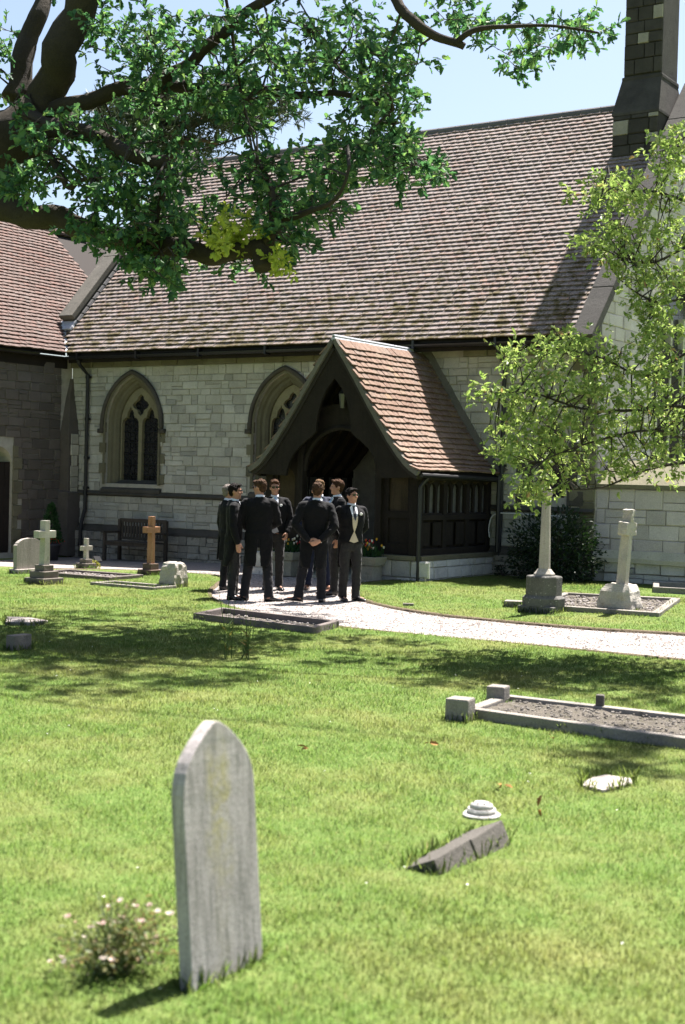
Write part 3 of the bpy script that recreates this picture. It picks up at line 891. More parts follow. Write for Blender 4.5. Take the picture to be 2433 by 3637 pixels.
# eave: fascia, gutter, downpipes
mb = MB(); mb.box(((XE+NAVE_X1)/2, EY+.09, EZ-.10), (NAVE_X1-XE, .03, .18)); mb.box(((XE+NAVE_X1)/2, EY+.27, EZ-.07), (NAVE_X1-XE, .36, .03)); mb.build('fascia', MT['timber'], church)
mb = MB()
mb.loft([[Vector((x, EY-.005+.068*math.cos(a), EZ-.055+.068*math.sin(a))) for a in np.linspace(math.pi, 2*math.pi, 8)]+[Vector((x, EY-.005+.055*math.cos(a), EZ-.05+.055*math.sin(a))) for a in np.linspace(2*math.pi, math.pi, 8)] for x in np.arange(XE+.05, NAVE_X1, 1.0)])
for x in np.arange(XE+.4, NAVE_X1, 1.8): mb.box((x, EY-.0, EZ-.06), (.05, .16, .17))
mb.build('gutter', MT['black_iron'], church)


def downpipe(x, y, ztop, zbot, kx=0.0, parent=church):
    t = MB(); t.tube([(x, EY, ztop), (x, EY+.05, ztop-.12), (x, y, ztop-.35), (x, y, 1.0), (x+kx, y-.06, .75), (x+kx, y-.1, .55), (x+kx, y-.1, zbot)], .043, 9)
    for z in (ztop-.4, 3.1, 2.2, 1.5): t.tube([(x, y, z-.035), (x, y, z+.035)], .058, 9); t.box((x, y+.03, z), (.16, .03, .05))
    t.build('downpipe', MT['black_iron'], parent, smooth=False)


downpipe(-23.17, WY-.1, EZ-.1, -.1, -.03)
downpipe(-12.33, WY-.1, EZ-.1, 2.0, 0)

# right gable: coping, gable wall (faces +X), west window, buttress ------------
cp = MB()
for i in range(6):
    s0 = -.25+i*1.32; s1 = s0+1.31
    a = Vector((0, EY, EZ))+sl_v*s0; b = Vector((0, EY, EZ))+sl_v*s1
    c_ = (a+b)/2+sl_n*.16
    t = MB(); t.box((0, 0, 0), (.42, 1.305, .17), m=frame_m((XR-.02, c_.y, c_.z), (1, 0, 0), sl_v, sl_n), ch=.015); t.build('coping_stone', MT['coping_shaded'], church)
t = MB(); t.box((XR-.02, EY+.03, EZ-.22), (.44, .5, .42), ch=.02); t.build('kneeler', MT['coping_shaded'], church)
gp = MB()
gw = [(WY+.02, -.3), (2*RY-WY, -.3), (2*RY-WY, EZ), (RY, RZ+.02), (WY+.02, EZ+.2)]
GWIN = (RY, 1.75, 4.3, 2.1)                       # centre y, half width, springing, rise
gwl = [gw, arch_pts(GWIN[0], GWIN[1], GWIN[2], GWIN[3], 12, 2.0)]
plate(gp, gwl, .4, lambda u, w, d: (XR-.004-d, u, w))
gable = gp.build('gable_wall', MT['gable_mortar'], church)


def gable_block(z0, z1):
    out = []
    if z1 > 1.9:
        h = max(arch_half(z0, *GWIN[1:]), arch_half(z1, *GWIN[1:]))
        if h > 0: out.append((GWIN[0]-h-.1, GWIN[0]+h+.1))
    lim = RY-(RZ-z1-.05)/TANP
    if z1 > EZ: out += [(20, lim), (2*RY-lim, 40)]
    return out


ashlar(gable, 'stone', MT['gable_stone'], lambda u, z: (XR-.004, u, z), WY+.03, RY+2.4, courses(-.1, RZ-.3, 31, .2, .32), gable_block, 33, 220, (.3, .75), .03, '+X')
gm = MB(); bp = arch_pts(GWIN[0], GWIN[1], GWIN[2], GWIN[3], 14, 2.0)
for i in range(len(bp)-1):
    a, b = bp[i], bp[i+1]
    def off2(p, o): return (GWIN[0]+(p[0]-GWIN[0])*(1+o/GWIN[1]), GWIN[2]+(p[1]-GWIN[2])*(1+o/GWIN[3]) if p[1] > GWIN[2] else p[1])
    A0, B0, A1, B1 = off2(a, .14), off2(b, .14), off2(a, -.12), off2(b, -.12)
    gm.add([(XR+.04, *A0), (XR+.04, *B0), (XR-.25, *B1), (XR-.25, *A1)], [(0, 1, 2, 3)])
gwo = gm.build('window', MT['quoin'], church); gwo['label'] = 'large traceried end window half hidden by leaves'
for dy in (-1.1, -.37, .37, 1.1):
    t = MB(); t.box((XR-.24, RY+dy, 3.5), (.12, .1, 3.9)); t.build('mullion', MT['quoin'], gwo)
t = MB(); t.box((XR-.25, RY, 3.4), (.1, 3.4, .09)); t.build('transom', MT['quoin'], gwo)
t = MB(); t.add([(XR-.3, RY-1.8, 1.9), (XR-.3, RY+1.8, 1.9), (XR-.3, RY+1.8, 6.5), (XR-.3, RY-1.8, 6.5)], [(0, 1, 2, 3)]); t.build('leaded_glass', MT['glass'], gwo)
gb = MB(); gb.box((XR+.36, WY+.55, EZ/2-.4), (.7, 1.1, 0.01))
bt = MB(); bt.loft([[(XR+.0, WY+.05, z), (XR+2.2, WY+.05-d, z), (XR+2.2, WY+1.1, z), (XR+.0, WY+1.1, z)] for z, d in ((-.3, .0), (1.86, .0))])
bt.build('buttress', MT['gable_mortar'], church)
bo = bpy.data.objects['buttress']
ashlar(bo, 'stone', MT['gable_stone'], lambda u, z: (u, WY+.045, z), XR+.02, XR+2.2, courses(.66, 1.82, 35, .18, .3), lambda a, b: [], 36, 80, (.25, .6), .03)
ashlar(bo, 'footing_stone', MT['porch_plinth'], lambda u, z: (u, WY+.02, z), XR+.02, XR+2.2, courses(-.1, .5, 37, .16, .24), lambda a, b: [], 38, 30, (.25, .5), .07)
t = MB(); t.loft([[(x, WY+.06, 1.84), (x, WY-.06, 1.83), (x, WY-.06, 1.9), (x, WY+.6, 2.35), (x, WY+1.1, 2.35)] for x in (XR+.02, XR+2.25)]); t.build('weathering', MT['dressing'], church, rough=.012)
t = MB(); t.loft([[(x, WY+.06, .46), (x, WY-.1, .48), (x, WY-.1, .56), (x, WY-.0, .7), (x, WY+.06, .7)] for x in np.linspace(XR+.02, XR+2.2, 8)]); t.build('plinth_course', MT['quoin'], church, rough=.02, rs=4)

# left parapet coping between nave roof and wing roof ---------------------------
for i in range(3):
    s0 = 1.05+i*2.2
    c_ = Vector(((CPX[0]+CPX[1])/2, EY, EZ))+sl_v*(s0+1.1)+sl_n*.24
    t = MB(); t.box((0, 0, 0), (.44, 2.19, .13), m=frame_m(c_, (1, 0, 0), sl_v, sl_n), ch=.015); t.build('coping_stone', MT['coping'], church)
    c2 = c_-sl_n*.16
    t = MB(); t.box((0, 0, 0), (.34, 2.19, .2), m=frame_m(c2, (1, 0, 0), sl_v, sl_n)); t.build('parapet', MT['dark_band'], church)
for s_ in np.arange(1.2, 7.2, .26):
    c_ = Vector((CPX[1]+.03, EY, EZ))+sl_v*s_+sl_n*.085
    t = MB(); t.tube([c_-sl_v*.11, c_+sl_v*.11], .05, 6); t.build('fillet_tile', MT['ridge_tile'], roof)
t = MB(); c_ = Vector((-24.13, EY, EZ))+sl_v*.93+sl_n*.1; t.box((0, 0, 0), (.55, .3, .05), m=frame_m(c_, (1, 0, 0), sl_v, sl_n)); t.build('lead_flashing', MT['lead'], church, rough=.02, rs=9, sub=2)

# bell turret on the ridge --------------------------------------------------------
turret = empty('bell_turret', (-11.1, 27.8, 8.5), 'dark weathered stone bell turret at the right end of the church ridge', 'turret')
TX0, TX1, TY0, TY1 = -11.70, -10.72, 27.45, 28.95
t = MB(); t.box(((TX0+TX1)/2, (TY0+TY1)/2, 8.4), (TX1-TX0, TY1-TY0, 2.3)); base_o = t.build('base', MT['turret'], turret)
t = MB(); t.loft([[(TX0-.02, TY0-.04, 9.50), (TX1+.02, TY0-.04, 9.50), (TX1+.02, TY1, 9.50), (TX0-.02, TY1, 9.50)], [(TX0-.02, TY0-.04, 9.55), (TX1+.02, TY0-.04, 9.55), (TX1+.02, TY1, 9.55), (TX0-.02, TY1, 9.55)],
              [(TX0+.06, TY0+.25, 10.28), (TX1-.06, TY0+.25, 10.28), (TX1-.06, TY1-.3, 10.28), (TX0+.06, TY1-.3, 10.28)]]); wsl = t.build('weathering', MT['turret'], turret)
t = MB(); t.box(((TX0+TX1)/2, 28.2, 10.31), (.88, 1.0, .11), ch=.03); t.build('string_course', MT['turret'], turret)
t = MB(); t.box(((TX0+TX1)/2, 28.2, 12.0), (.82, .88, 3.3)); shaft = t.build('shaft', MT['turret'], turret)


def face_stones(parent, x0, x1, y, z0, z1, seed, pale):
    rr = random.Random(seed)
    its = {0: [], 1: []}; z = z0
    while z < z1-.05:
        h = min(rr.uniform(.2, .32), z1-z); x = x0
        while x < x1-.01:
            w = rr.uniform(.22, .45)
            if x1-x-w < .15: w = x1-x
            its[1 if rr.random() < pale else 0].append((Matrix.Translation((x+w/2, y, z+h/2)) @ Matrix.Diagonal((w-.012, .04, h-.012, 1)), rr.randrange(6))); x += w
        z += h
    for k_, m_ in ((0, 'turret'), (1, 'turret_pale')):
        if its[k_]: scatter(parent, 'stone', STONES, its[k_], MT[m_], 80, cam_key)


face_stones(base_o, TX0, TX1, TY0-.002, 7.9, 9.5, 51, .42)
face_stones(shaft, (TX0+TX1)/2-.41, (TX0+TX1)/2+.41, 27.758, 10.4, 13.6, 52, .12)

# ------------------------------------------------------------------ wing at the left (wall faces +X)
wing = empty('church_wing', (-25.5, 21.5, 0), 'low church wing with red tiled roof meeting the nave at the left', 'church wing')
WX = XL; WRX = -27.3; WRZ = EZ+(XE-WRX)*VT
wl = MB(); plate(wl, [[(14.0, -.3), (WY-.0, -.3), (WY-.0, 4.5), (14.0, 4.5)], arch_pts(21.95, .42, 1.95, .45, 6, .0)], .45, lambda u, w, d: (WX-.006-d, u, w))
ww = wl.build('wall', MT['mortar'], wing)


def wing_block(z0, z1):
    h = max(arch_half(z0, .42, 1.95, .45), arch_half(z1, .42, 1.95, .45))
    tooth = .3 if int(z0*4) % 2 else .16
    return [(21.95-h-tooth, 21.95+h+tooth)] if h > 0 else []


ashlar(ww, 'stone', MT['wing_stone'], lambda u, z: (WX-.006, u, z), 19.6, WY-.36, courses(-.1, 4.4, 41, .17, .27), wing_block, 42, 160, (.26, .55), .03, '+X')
qi = []
for i, z in enumerate(np.arange(0, 2.3, .27)):
    w = .28 if i % 2 else .15
    for s in (-1, 1): qi.append((Matrix.Translation((WX-.002, 21.95+s*(.42+w/2), z+.135)) @ Matrix.Rotation(R(90), 4, 'Z') @ Matrix.Diagonal((w, .035, .26, 1)), i))
scatter(ww, 'door_quoin', STONES, qi, MT['dressing'], 40, cam_key)
# angle buttress in the corner, with steep weathered head
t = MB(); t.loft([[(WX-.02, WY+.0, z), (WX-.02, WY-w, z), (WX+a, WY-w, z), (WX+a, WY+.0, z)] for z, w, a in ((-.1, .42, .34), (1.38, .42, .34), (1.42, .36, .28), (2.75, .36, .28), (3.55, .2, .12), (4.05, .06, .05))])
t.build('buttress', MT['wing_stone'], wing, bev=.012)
bi = []
rr = random.Random(77)
for i, z in enumerate(np.arange(.0, 2.7, .25)):
    w = rr.uniform(.16, .3); bi.append((Matrix.Translation((WX+.29, WY-.18, z+.125)) @ Matrix.Rotation(R(90), 4, 'Z') @ Matrix.Diagonal((w, .02, .24, 1)), i))
scatter(bpy.data.objects['buttress.001'], 'stone', STONES, bi, MT['quoin'], 20, cam_key)
t = MB(); t.box((WX-.12, 21.95, 1.0), (.05, .84, 2.0)); dr = t.build('door', MT['timber'], wing)
for i in range(5):
    b = MB(); b.box((WX-.085, 21.95-.33+i*.165, 1.05), (.02, .155, 2.0)); b.build('board', MT['timber'], dr)
t = MB(); t.box((WX+.0, 19.5, EZ-.2), (.06, 9, .22)); t.box((WX+.12, 19.5, EZ-.07), (.25, 9, .03)); t.build('fascia', MT['timber'], wing)
# roof
w_n = Vector((math.sin(math.atan(VT)), 0, math.cos(math.atan(VT)))); w_v = Vector((-math.cos(math.atan(VT)), 0, math.sin(math.atan(VT))))
t = MB(); t.add([(XE-.02, 14, EZ-.03), (XE-.02, EY, EZ-.03), (-24.31, EY+.66, EZ-.03+.77*VT), (-24.31, 29.5, EZ-.03+.77*VT), (WRX, 29.5, WRZ-.03), (WRX, 14, WRZ-.03)], [(0, 1, 2, 3, 4, 5)])
t.add([(WRX, 14, WRZ-.03), (WRX, 29.5, WRZ-.03), (2*WRX-XE, 29.5, EZ-.03), (2*WRX-XE, 14, EZ-.03)], [(0, 1, 2, 3)])
wroof = t.build('roof', MT['underlay'], wing)
items = []; rr = random.Random(61); sl2 = (XE-WRX)/math.cos(math.atan(VT)); g2 = .135
for r_ in range(int(sl2/g2)+1):
    s0 = r_*g2; x = XE-s0*math.cos(math.atan(VT)); z = EZ+s0*math.sin(math.atan(VT))
    ymax = EY+(XE-x)*VT/TANP if x > -24.28 else 26.9
    y = 19.4+(.088 if r_ % 2 else 0)
    while y < ymax-.03:
        sag = .02*mnoise.noise(Vector((y*.7, s0*.8, 9)))
        o = Vector((x, y+rr.uniform(-.006, .006), z))+w_n*(sag+rr.uniform(0, .006))+w_v*(rr.uniform(-.009, .009)+.022*mnoise.noise(Vector((y*1.3, r_*.4, 1))))
        m = frame_m(o, (0, 1, 0), w_v, w_n) @ Matrix.Rotation(rr.uniform(-.016, .016), 4, 'Z') @ Matrix.Rotation(rr.uniform(-.016, .016), 4, 'Y')
        items.append((m, rr.randrange(6))); y += .176
scatter(wroof, 'tile', TILES, items, MT['tile_wing'], 260, cam_key)
for y in np.arange(19.4, 28, .44):
    t = MB(); t.loft([[Vector((WRX+.12*math.cos(a), yy, WRZ+.01+.11*math.sin(a))) for a in np.linspace(-.35, math.pi+.35, 8)] for yy in (y, y+.43)]); t.build('ridge_tile', MT['tile_wing'], wroof)
t = MB(); t.loft([[(xx+.06, yy, zz+.03), (xx, yy-.05, zz+.045), (xx-.06, yy, zz+.03)] for xx, yy, zz in [(XE-s, EY+s*VT/TANP-.0, EZ+s*VT+.012) for s in (0, .35, .74)]]); t.build('valley_lead', MT['lead'], wing)
# wall lantern beside the door
lan = empty('wall_lantern', (WX+.25, 21.45, 2.25), 'small glazed iron lantern on the wing wall at the left edge', 'lantern')
t = MB(); t.tube([(WX-.02, 21.45, 2.5), (WX+.14, 21.45, 2.56), (WX+.25, 21.45, 2.5)], .012, 6); t.tube([(WX+.25, 21.45, 2.52), (WX+.25, 21.45, 2.48), (WX+.25, 21.45, 2.43)], [.02, .05, .13], 6); t.tube([(WX+.25, 21.45, 2.56), (WX+.25, 21.45, 2.5)], [.008, .02], 6); t.build('frame', MT['black_iron'], lan)
t = MB(); t.tube([(WX+.25, 21.45, 2.42), (WX+.25, 21.45, 2.2)], [.1, .05], 6); t.build('glass', MT['lamp_glass'], lan)

# ------------------------------------------------------------------ porch
PX, PYB, PYF, PYW = -14.23, 21.12, 21.42, WY     # ridge x, bargeboard face, front frame face, wall
PZ0 = .1
porch = empty('church_porch', (PX, 22.6, PZ0), 'dark timber gabled porch with curved tiled roof on a stone plinth', 'porch')
prof = smooth_poly([(0.03, 4.36, 0), (.42, 3.79, 0), (.88, 3.09, 0), (1.30, 2.5, 0), (1.60, 2.16, 0), (1.84, 2.0, 0)], 6)
PROF = [(p.x, p.y) for p in prof]
lens_ = np.concatenate([[0], np.cumsum([math.hypot(PROF[i+1][0]-PROF[i][0], PROF[i+1][1]-PROF[i][1]) for i in range(len(PROF)-1)])])


def prof_at(s):
    i = min(len(PROF)-2, max(0, int(np.searchsorted(lens_, s)-1))); t = (s-lens_[i])/(lens_[i+1]-lens_[i])
    p = Vector((PROF[i][0]+(PROF[i+1][0]-PROF[i][0])*t, PROF[i][1]+(PROF[i+1][1]-PROF[i][1])*t)); d = Vector((PROF[i+1][0]-PROF[i][0], PROF[i+1][1]-PROF[i][1])).normalized()
    return p, d


PY0, PY1 = PYB-.05, WY-.02
t = MB()
for s in (-1, 1):
    t.loft([[(PX+s*(u-.02), y, w-.03) for u, w in PROF]+[(PX+s*(u-.07), y, w-.1) for u, w in PROF[::-1]] for y in (PY0+.02, PY1)])
proof = t.build('roof', MT['underlay'], porch)
for s in (1, -1):
    items = []; rr = random.Random(81+s); total = lens_[-1]; g3 = .133; nr = int(total/g3)
    for r_ in range(nr):
        p, d = prof_at(total-r_*g3); up = Vector((-d.x*s, 0, -d.y)); nn = Vector((-d.y*s, 0, d.x))
        if nn.z < 0: nn = -nn
        y = PY0+(.088 if r_ % 2 else 0)+.02
        while y < PY1-.02:
            o = Vector((PX+s*p.x, y+.04+rr.uniform(-.006, .006), p.y))+nn*(rr.uniform(0, .006)+.012*mnoise.noise(Vector((y*.9, r_*.25, 2+s))))+up*(rr.uniform(-.008, .008)+.02*mnoise.noise(Vector((y*1.5, r_*.5, 4))))
            m = frame_m(o, (0, s, 0), up, nn) @ Matrix.Rotation(rr.uniform(-.02, .02), 4, 'Z') @ Matrix.Rotation(rr.uniform(-.018, .018), 4, 'Y')
            items.append((m, rr.randrange(6))); y += .18
    scatter(proof, 'tile', TILES, items, MT['tile_porch'], 300 if s == 1 else 0, lambda it: it[0].translation.y*.3+it[0].translation.z)
# lead-grey ridge capping in lengths, verge strip, abutment flashing
for i in range(6):
    y0 = PY0-.02+i*.52; y1 = min(y0+.51, PY1)
    t = MB(); t.loft([[(PX-.2, y, 4.13), (PX-.02, y, 4.43), (PX+.02, y, 4.43), (PX+.2, y, 4.13), (PX+.18, y, 4.11), (PX, y, 4.39), (PX-.18, y, 4.11)] for y in (y0, y1)]); t.tube([(PX, y0, 4.44), (PX, y1, 4.44)], .03, 7); t.build('ridge_capping', MT['lead'], proof)
for s in (-1, 1):
    t = MB(); t.loft([[(PX+s*(u+.02), PY0-.03, w+.03), (PX+s*(u+.02), PY0+.05, w+.035), (PX+s*(u-.03), PY0+.05, w-.04), (PX+s*(u-.03), PY0-.03, w-.04)] for u, w in PROF]); t.build('verge', MT['coping'], proof, rough=.008, rs=14)
    t = MB(); t.loft([[(PX+s*(u+.16), WY-.035, w+.12), (PX+s*(u-.02), WY-.06, w+.045), (PX+s*(u-.02), WY-.01, w+.045), (PX+s*(u+.16), WY-.01, w+.12)] for u, w in PROF]); t.build('abutment_flashing', MT['coping'], proof)
# bargeboard: plate with cusped opening
outer = [(PX-u+.0, w-.03) for u, w in PROF[::-1]]+[(PX+u, w-.03) for u, w in PROF[1:]]
outer = [(PX-1.74, 1.93)]+outer+[(PX+1.74, 1.93)]
half = [(0, 3.68), (.16, 3.5), (.27, 3.28), (.345, 3.05), (.375, 2.85), (.38, 2.72), (.46, 2.64), (.6, 2.55), (.75, 2.43), (.87, 2.3), (.95, 2.17), (1.0, 2.03), (1.03, 1.9)]
inner = [(PX-u, w) for u, w in half[::-1]]+[(PX+u, w) for u, w in half[1:]]
poly = outer+inner[::-1]
t = MB(); plate(t, [poly], .06, lambda u, w, d: (u, PYB+d, w)); bbd = t.build('bargeboard', MT['timber'], porch)
# front frame plate with round arch, side openings
fo = [(PX-1.6, .55), (PX-1.6, 2.1), (PX-1.1, 2.75), (PX-.4, 3.2), (PX, 3.25), (PX+.4, 3.2), (PX+1.1, 2.75), (PX+1.6, 2.1), (PX+1.6, .55), (PX+.86, .55), (PX+.86, PZ0), (PX+.82, PZ0)]
ar = [(PX+.82*math.cos(a), 2.0+.82*math.sin(a)) for a in np.linspace(0, math.pi, 17)]
poly = fo+[(PX+.82, 1.0)]+ar+[(PX-.82, 1.0), (PX-.82, PZ0), (PX-.86, PZ0), (PX-.86, .55)]
loops = [poly]
for s in (-1, 1):
    loops.append(arch_pts(PX+s*1.23, .2, 1.85, .2, 5, 1.32)); loops.append([(PX+s*1.23-.2, .75), (PX+s*1.23+.2, .75), (PX+s*1.23+.2, 1.2), (PX+s*1.23-.2, 1.2)])
t = MB(); plate(t, loops, .08, lambda u, w, d: (u, PYF+d, w)); t.build('front_frame', MT['timber'], porch)
for s in (-1, 1):
    t = MB(); t.box((PX+s*1.23, PYF+.06, 1.7), (.46, .02, .85)); t.build('panel', MT['oak_board'], porch)
    t = MB(); t.box((PX+s*1.23, PYF+.05, .97), (.46, .02, .5)); t.build('panel', MT['timber'], porch)
    t = MB(); t.box((PX+s*.86, PYF-.01, 1.3), (.13, .16, 2.4), ch=.012); t.build('post', MT['timber'], porch)
    t = MB(); t.box((PX+s*1.58, PYF+.02, 1.32), (.16, .16, 1.55), ch=.012); t.build('post', MT['timber'], porch)
    # arch moulding rib
t = MB(); t.tube([(PX+.8*math.cos(a), PYF-.01, 2.0+.8*math.sin(a)) for a in np.linspace(0, math.pi, 20)], .05, 6); t.build('arch_rib', MT['timber'], porch)
t = MB(); t.box((PX, PYF+.1, 2.98), (1.5, .12, .2), ch=.012); t.build('collar_beam', MT['timber'], porch)
t = MB(); t.box((PX, PYF+.1, 3.5), (.1, .1, .9), ch=.01); t.build('king_post', MT['timber'], porch)
# side walls: plinth stones, sill, posts, arched lights, rails, boarding
for s in (-1, 1):
    X0 = PX+s*1.6
    t = MB(); t.box((X0-s*.02, (PYF+WY)/2+.02, .3), (.3, WY-PYF+.04, .44)); po = t.build('plinth', MT['mortar'], porch)
    rr = random.Random(91+s); its = []
    for z0, z1 in ((PZ0-.12, .12), (.12, .33), (.33, .46)):
        y = PYF-.1
        while y < WY-.1:
            w = min(rr.uniform(.22, .55), WY-.05-y); its.append((Matrix.Translation((X0+s*.13, y+w/2, (z0+z1)/2)) @ Matrix.Rotation(R(90*s), 4, 'Z') @ Matrix.Diagonal((w-.012, .05, z1-z0-.01, 1)), rr.randrange(6))); y += w
    for z0, z1 in ((PZ0-.12, .16), (.16, .46)):
        x = PX+s*.92
        while abs(x-PX) < 1.72:
            w = rr.uniform(.22, .4); xc = x+s*w/2; its.append((Matrix.Translation((xc, PYF-.07, (z0+z1)/2)) @ Matrix.Diagonal((w-.012, .05, z1-z0-.01, 1)), rr.randrange(6))); x += s*w
    scatter(po, 'stone', STONES, its, MT['porch_plinth'], 60, cam_key)
    t = MB(); t.box((PX+s*1.3, PYF+.03, .26), (.8, .2, .52)); t.build('plinth_core', MT['mortar'], porch)
    t = MB(); t.box((X0+s*.03, (PYF+WY)/2, .5), (.32, WY-PYF+.14, .085), ch=.012); t.build('plinth_cap', MT['dressing'], porch, rough=.008)
    t = MB(); t.box((PX+s*1.27, PYF-.01, .5), (.84, .26, .085), ch=.012); t.build('plinth_cap', MT['dressing'], porch, rough=.008)
    ys = np.linspace(PYF+.1, WY-.12, 4)
    for y in ys:
        b = MB(); b.box((X0, y, 1.28), (.13, .14, 1.48), ch=.01); b.build('post', MT['timber'], porch)
    for z, h in ((.6, .12), (1.22, .1), (1.96, .14)):
        b = MB(); b.box((X0+s*.002, (PYF+WY)/2, z), (.14, WY-PYF-.02, h), ch=.01); b.build('rail', MT['timber'], porch)
    b = MB(); b.box((X0-s*.05, (PYF+WY)/2, .92), (.03, WY-PYF-.04, .55)); b.build('boarding', MT['timber'], porch)
    for a, c in zip(ys[:-1], ys[1:]):
        for k_ in range(3):
            yc = a+(c-a)*(k_+.5)/3; hw_ = (c-a)/6-.035
            lp2 = [[(yc-(c-a)/6, 1.26), (yc+(c-a)/6, 1.26), (yc+(c-a)/6, 1.93), (yc-(c-a)/6, 1.93)], arch_pts(yc, hw_, 1.7, .14, 5, 1.3)]
            b = MB(); plate(b, lp2, .05, lambda u, w, d: (X0+s*(.035-d), u, w)); fr = b.build('light', MT['timber'], porch)
            b = MB(); b.box((X0-s*.03, yc, 1.6), (.008, hw_*2+.02, .64)); b.build('pane', MT['panel_glass'], fr)
        for k_ in range(2):
            yc = a+(c-a)*(k_+.5)/2; b = MB(); b.box((X0+s*.02, yc, .92), (.02, (c-a)/2-.11, .42), ch=.006); b.build('panel', MT['timber'], porch)
    # eave beam
    b = MB(); b.box((PX+s*1.72, (PYB+WY)/2+.05, 1.93), (.08, WY-PYB-.1, .1), ch=.01); b.build('wall_plate', MT['timber'], porch)
    b = MB(); b.tube([(PX+s*1.87, PYB+.0, 1.97), (PX+s*1.87, WY-.02, 1.93)], .04, 8); b.build('gutter', MT['black_iron'], porch)
b = MB(); b.tube([(PX+1.87, PYB+.25, 1.93), (PX+1.8, PYB+.23, 1.85), (PX+1.74, PYB+.2, 1.75), (PX+1.74, PYB+.2, .05)], .038, 8); b.build('downpipe', MT['black_iron'], porch)
b = MB(); b.tube([(PX+1.87, WY-.1, 1.93), (-12.33, WY-.1, 1.8), (-12.33, WY-.1, .05)], .03, 8); b.build('downpipe', MT['black_iron'], porch)
for i in range(6):                                  # rafters inside
    y = PYF+.35+i*.42
    for s in (-1, 1):
        b = MB(); b.loft([[(PX+s*(u-.1), yy, w-.12), (PX+s*(u-.17), yy, w-.17)][0:2]+[(PX+s*(u-.17), yy+.07, w-.17), (PX+s*(u-.1), yy+.07, w-.12)] for u, w in PROF[2::4] for yy in (y,)]); b.build('rafter', MT['oak_board'], porch)
# floor, inner doorway, door, notice board, hanging lantern
t = MB(); t.box((PX, 22.85, PZ0-.04), (3.0, 2.75, .09)); t.build('floor', MT['quoin'], porch)
t = MB(); t.box((PX, PYF-.16, .045), (1.5, .3, .1), ch=.02); t.build('step', MT['quoin'], porch, rough=.01)
t = MB(); ap = arch_pts(PX, .66, 1.9, .78, 10, PZ0); t.tube([(p[0], WY-.03, p[1]) for p in ap], .08, 8); t.build('doorway_moulding', MT['dressing'], porch, smooth=True)
t = MB(); plate(t, [arch_pts(PX, .63, 1.9, .75, 10, PZ0)], .06, lambda u, w, d: (u, WY+.16+d, w)); dr = t.build('door', MT['oak_board'], porch)
for i in range(7):
    b = MB(); b.box((PX-.54+i*.18, WY+.15, 1.15), (.165, .025, 2.0)); b.build('board', MT['oak_board'], dr)
for z in (.6, 1.7):
    b = MB(); b.box((PX-.05, WY+.13, z), (1.0, .015, .06)); b.build('hinge_strap', MT['black_iron'], dr)
t = MB(); t.box((PX+1.35, 23.0, 1.55), (.04, .8, .7), ch=.01); nb = t.build('notice_board', MT['timber'], porch)
for dy, dz, w, h in ((-.2, .1, .22, .3), (.12, .08, .25, .34), (-.18, -.22, .25, .2), (.15, -.22, .2, .2)):
    b = MB(); b.box((PX+1.325, 23.0+dy, 1.55+dz), (.004, w, h)); b.build('paper', MT['notice'], nb)
hl = empty('porch_lantern', (PX, PYB+.35, 3.2), 'grey lantern hanging under the porch gable', 'lantern')
t = MB(); t.tube([(PX+.06, PYB+.2, 3.68), (PX+.06, PYB+.2, 3.5)], .006, 5); t.tube([(PX+.06, PYB+.2, 3.52), (PX+.06, PYB+.2, 3.42)], [.02, .085], 6); t.build('frame', MT['black_iron'], hl)
t = MB(); t.tube([(PX+.06, PYB+.2, 3.41), (PX+.06, PYB+.2, 3.15)], [.075, .04], 6); t.build('glass', MT['lamp_glass'], hl)

# ------------------------------------------------------------------ graves and things on the lawn
def GP(sx, sy):
    """ground point seen at a pixel of the full-size photograph"""
    z = 0.0
    for _ in range(4):
        p = at_ground(sx/1.5517, sy/1.5517, z); z = gz(p.x, p.y)
    return Vector((p.x, p.y, z))


FOOT = []                                        # footprints (poly) kept free of grass


def foot(cx, cy, sx, sy, rz=0.0, grow=0.0):
    c, s = math.cos(rz), math.sin(rz); a, b = sx/2+grow, sy/2+grow
    FOOT.append([(cx+x*c-y*s, cy+x*s+y*c) for x, y in ((-a, -b), (a, -b), (a, b), (-a, b))])


def headstone(name, label, base, w, h, th, outline, mat, rz=0.0, lean=(0, 0), bev=.008, rough=.004, parts=None, cat='headstone', plinth=None):
    """slab whose broad face looks to +X; outline in (across, up) fractions"""
    e = empty(name, base, label, cat)
    M_ = Matrix.Translation(base) @ Matrix.Rotation(rz, 4, 'Z') @ Matrix.Rotation(lean[0], 4, 'Y') @ Matrix.Rotation(lean[1], 4, 'X')
    t = MB(); plate(t, [[(u*w, v*h) for u, v in outline]], th, lambda u, v, d: M_ @ Vector((th/2-d, u, v)))
    t.build('slab', mat, e, bev=bev, rough=rough, rs=7)
    if plinth:
        t = MB(); t.box((0, 0, 0), plinth, m=Matrix.Translation(base+Vector((0, 0, plinth[2]/2-.02))) @ Matrix.Rotation(rz, 4, 'Z'), ch=.012); t.build('plinth', mat, e, rough=.004)
        foot(base.x, base.y, plinth[0], plinth[1], rz)
    else: foot(base.x, base.y, th, w, rz)
    return e


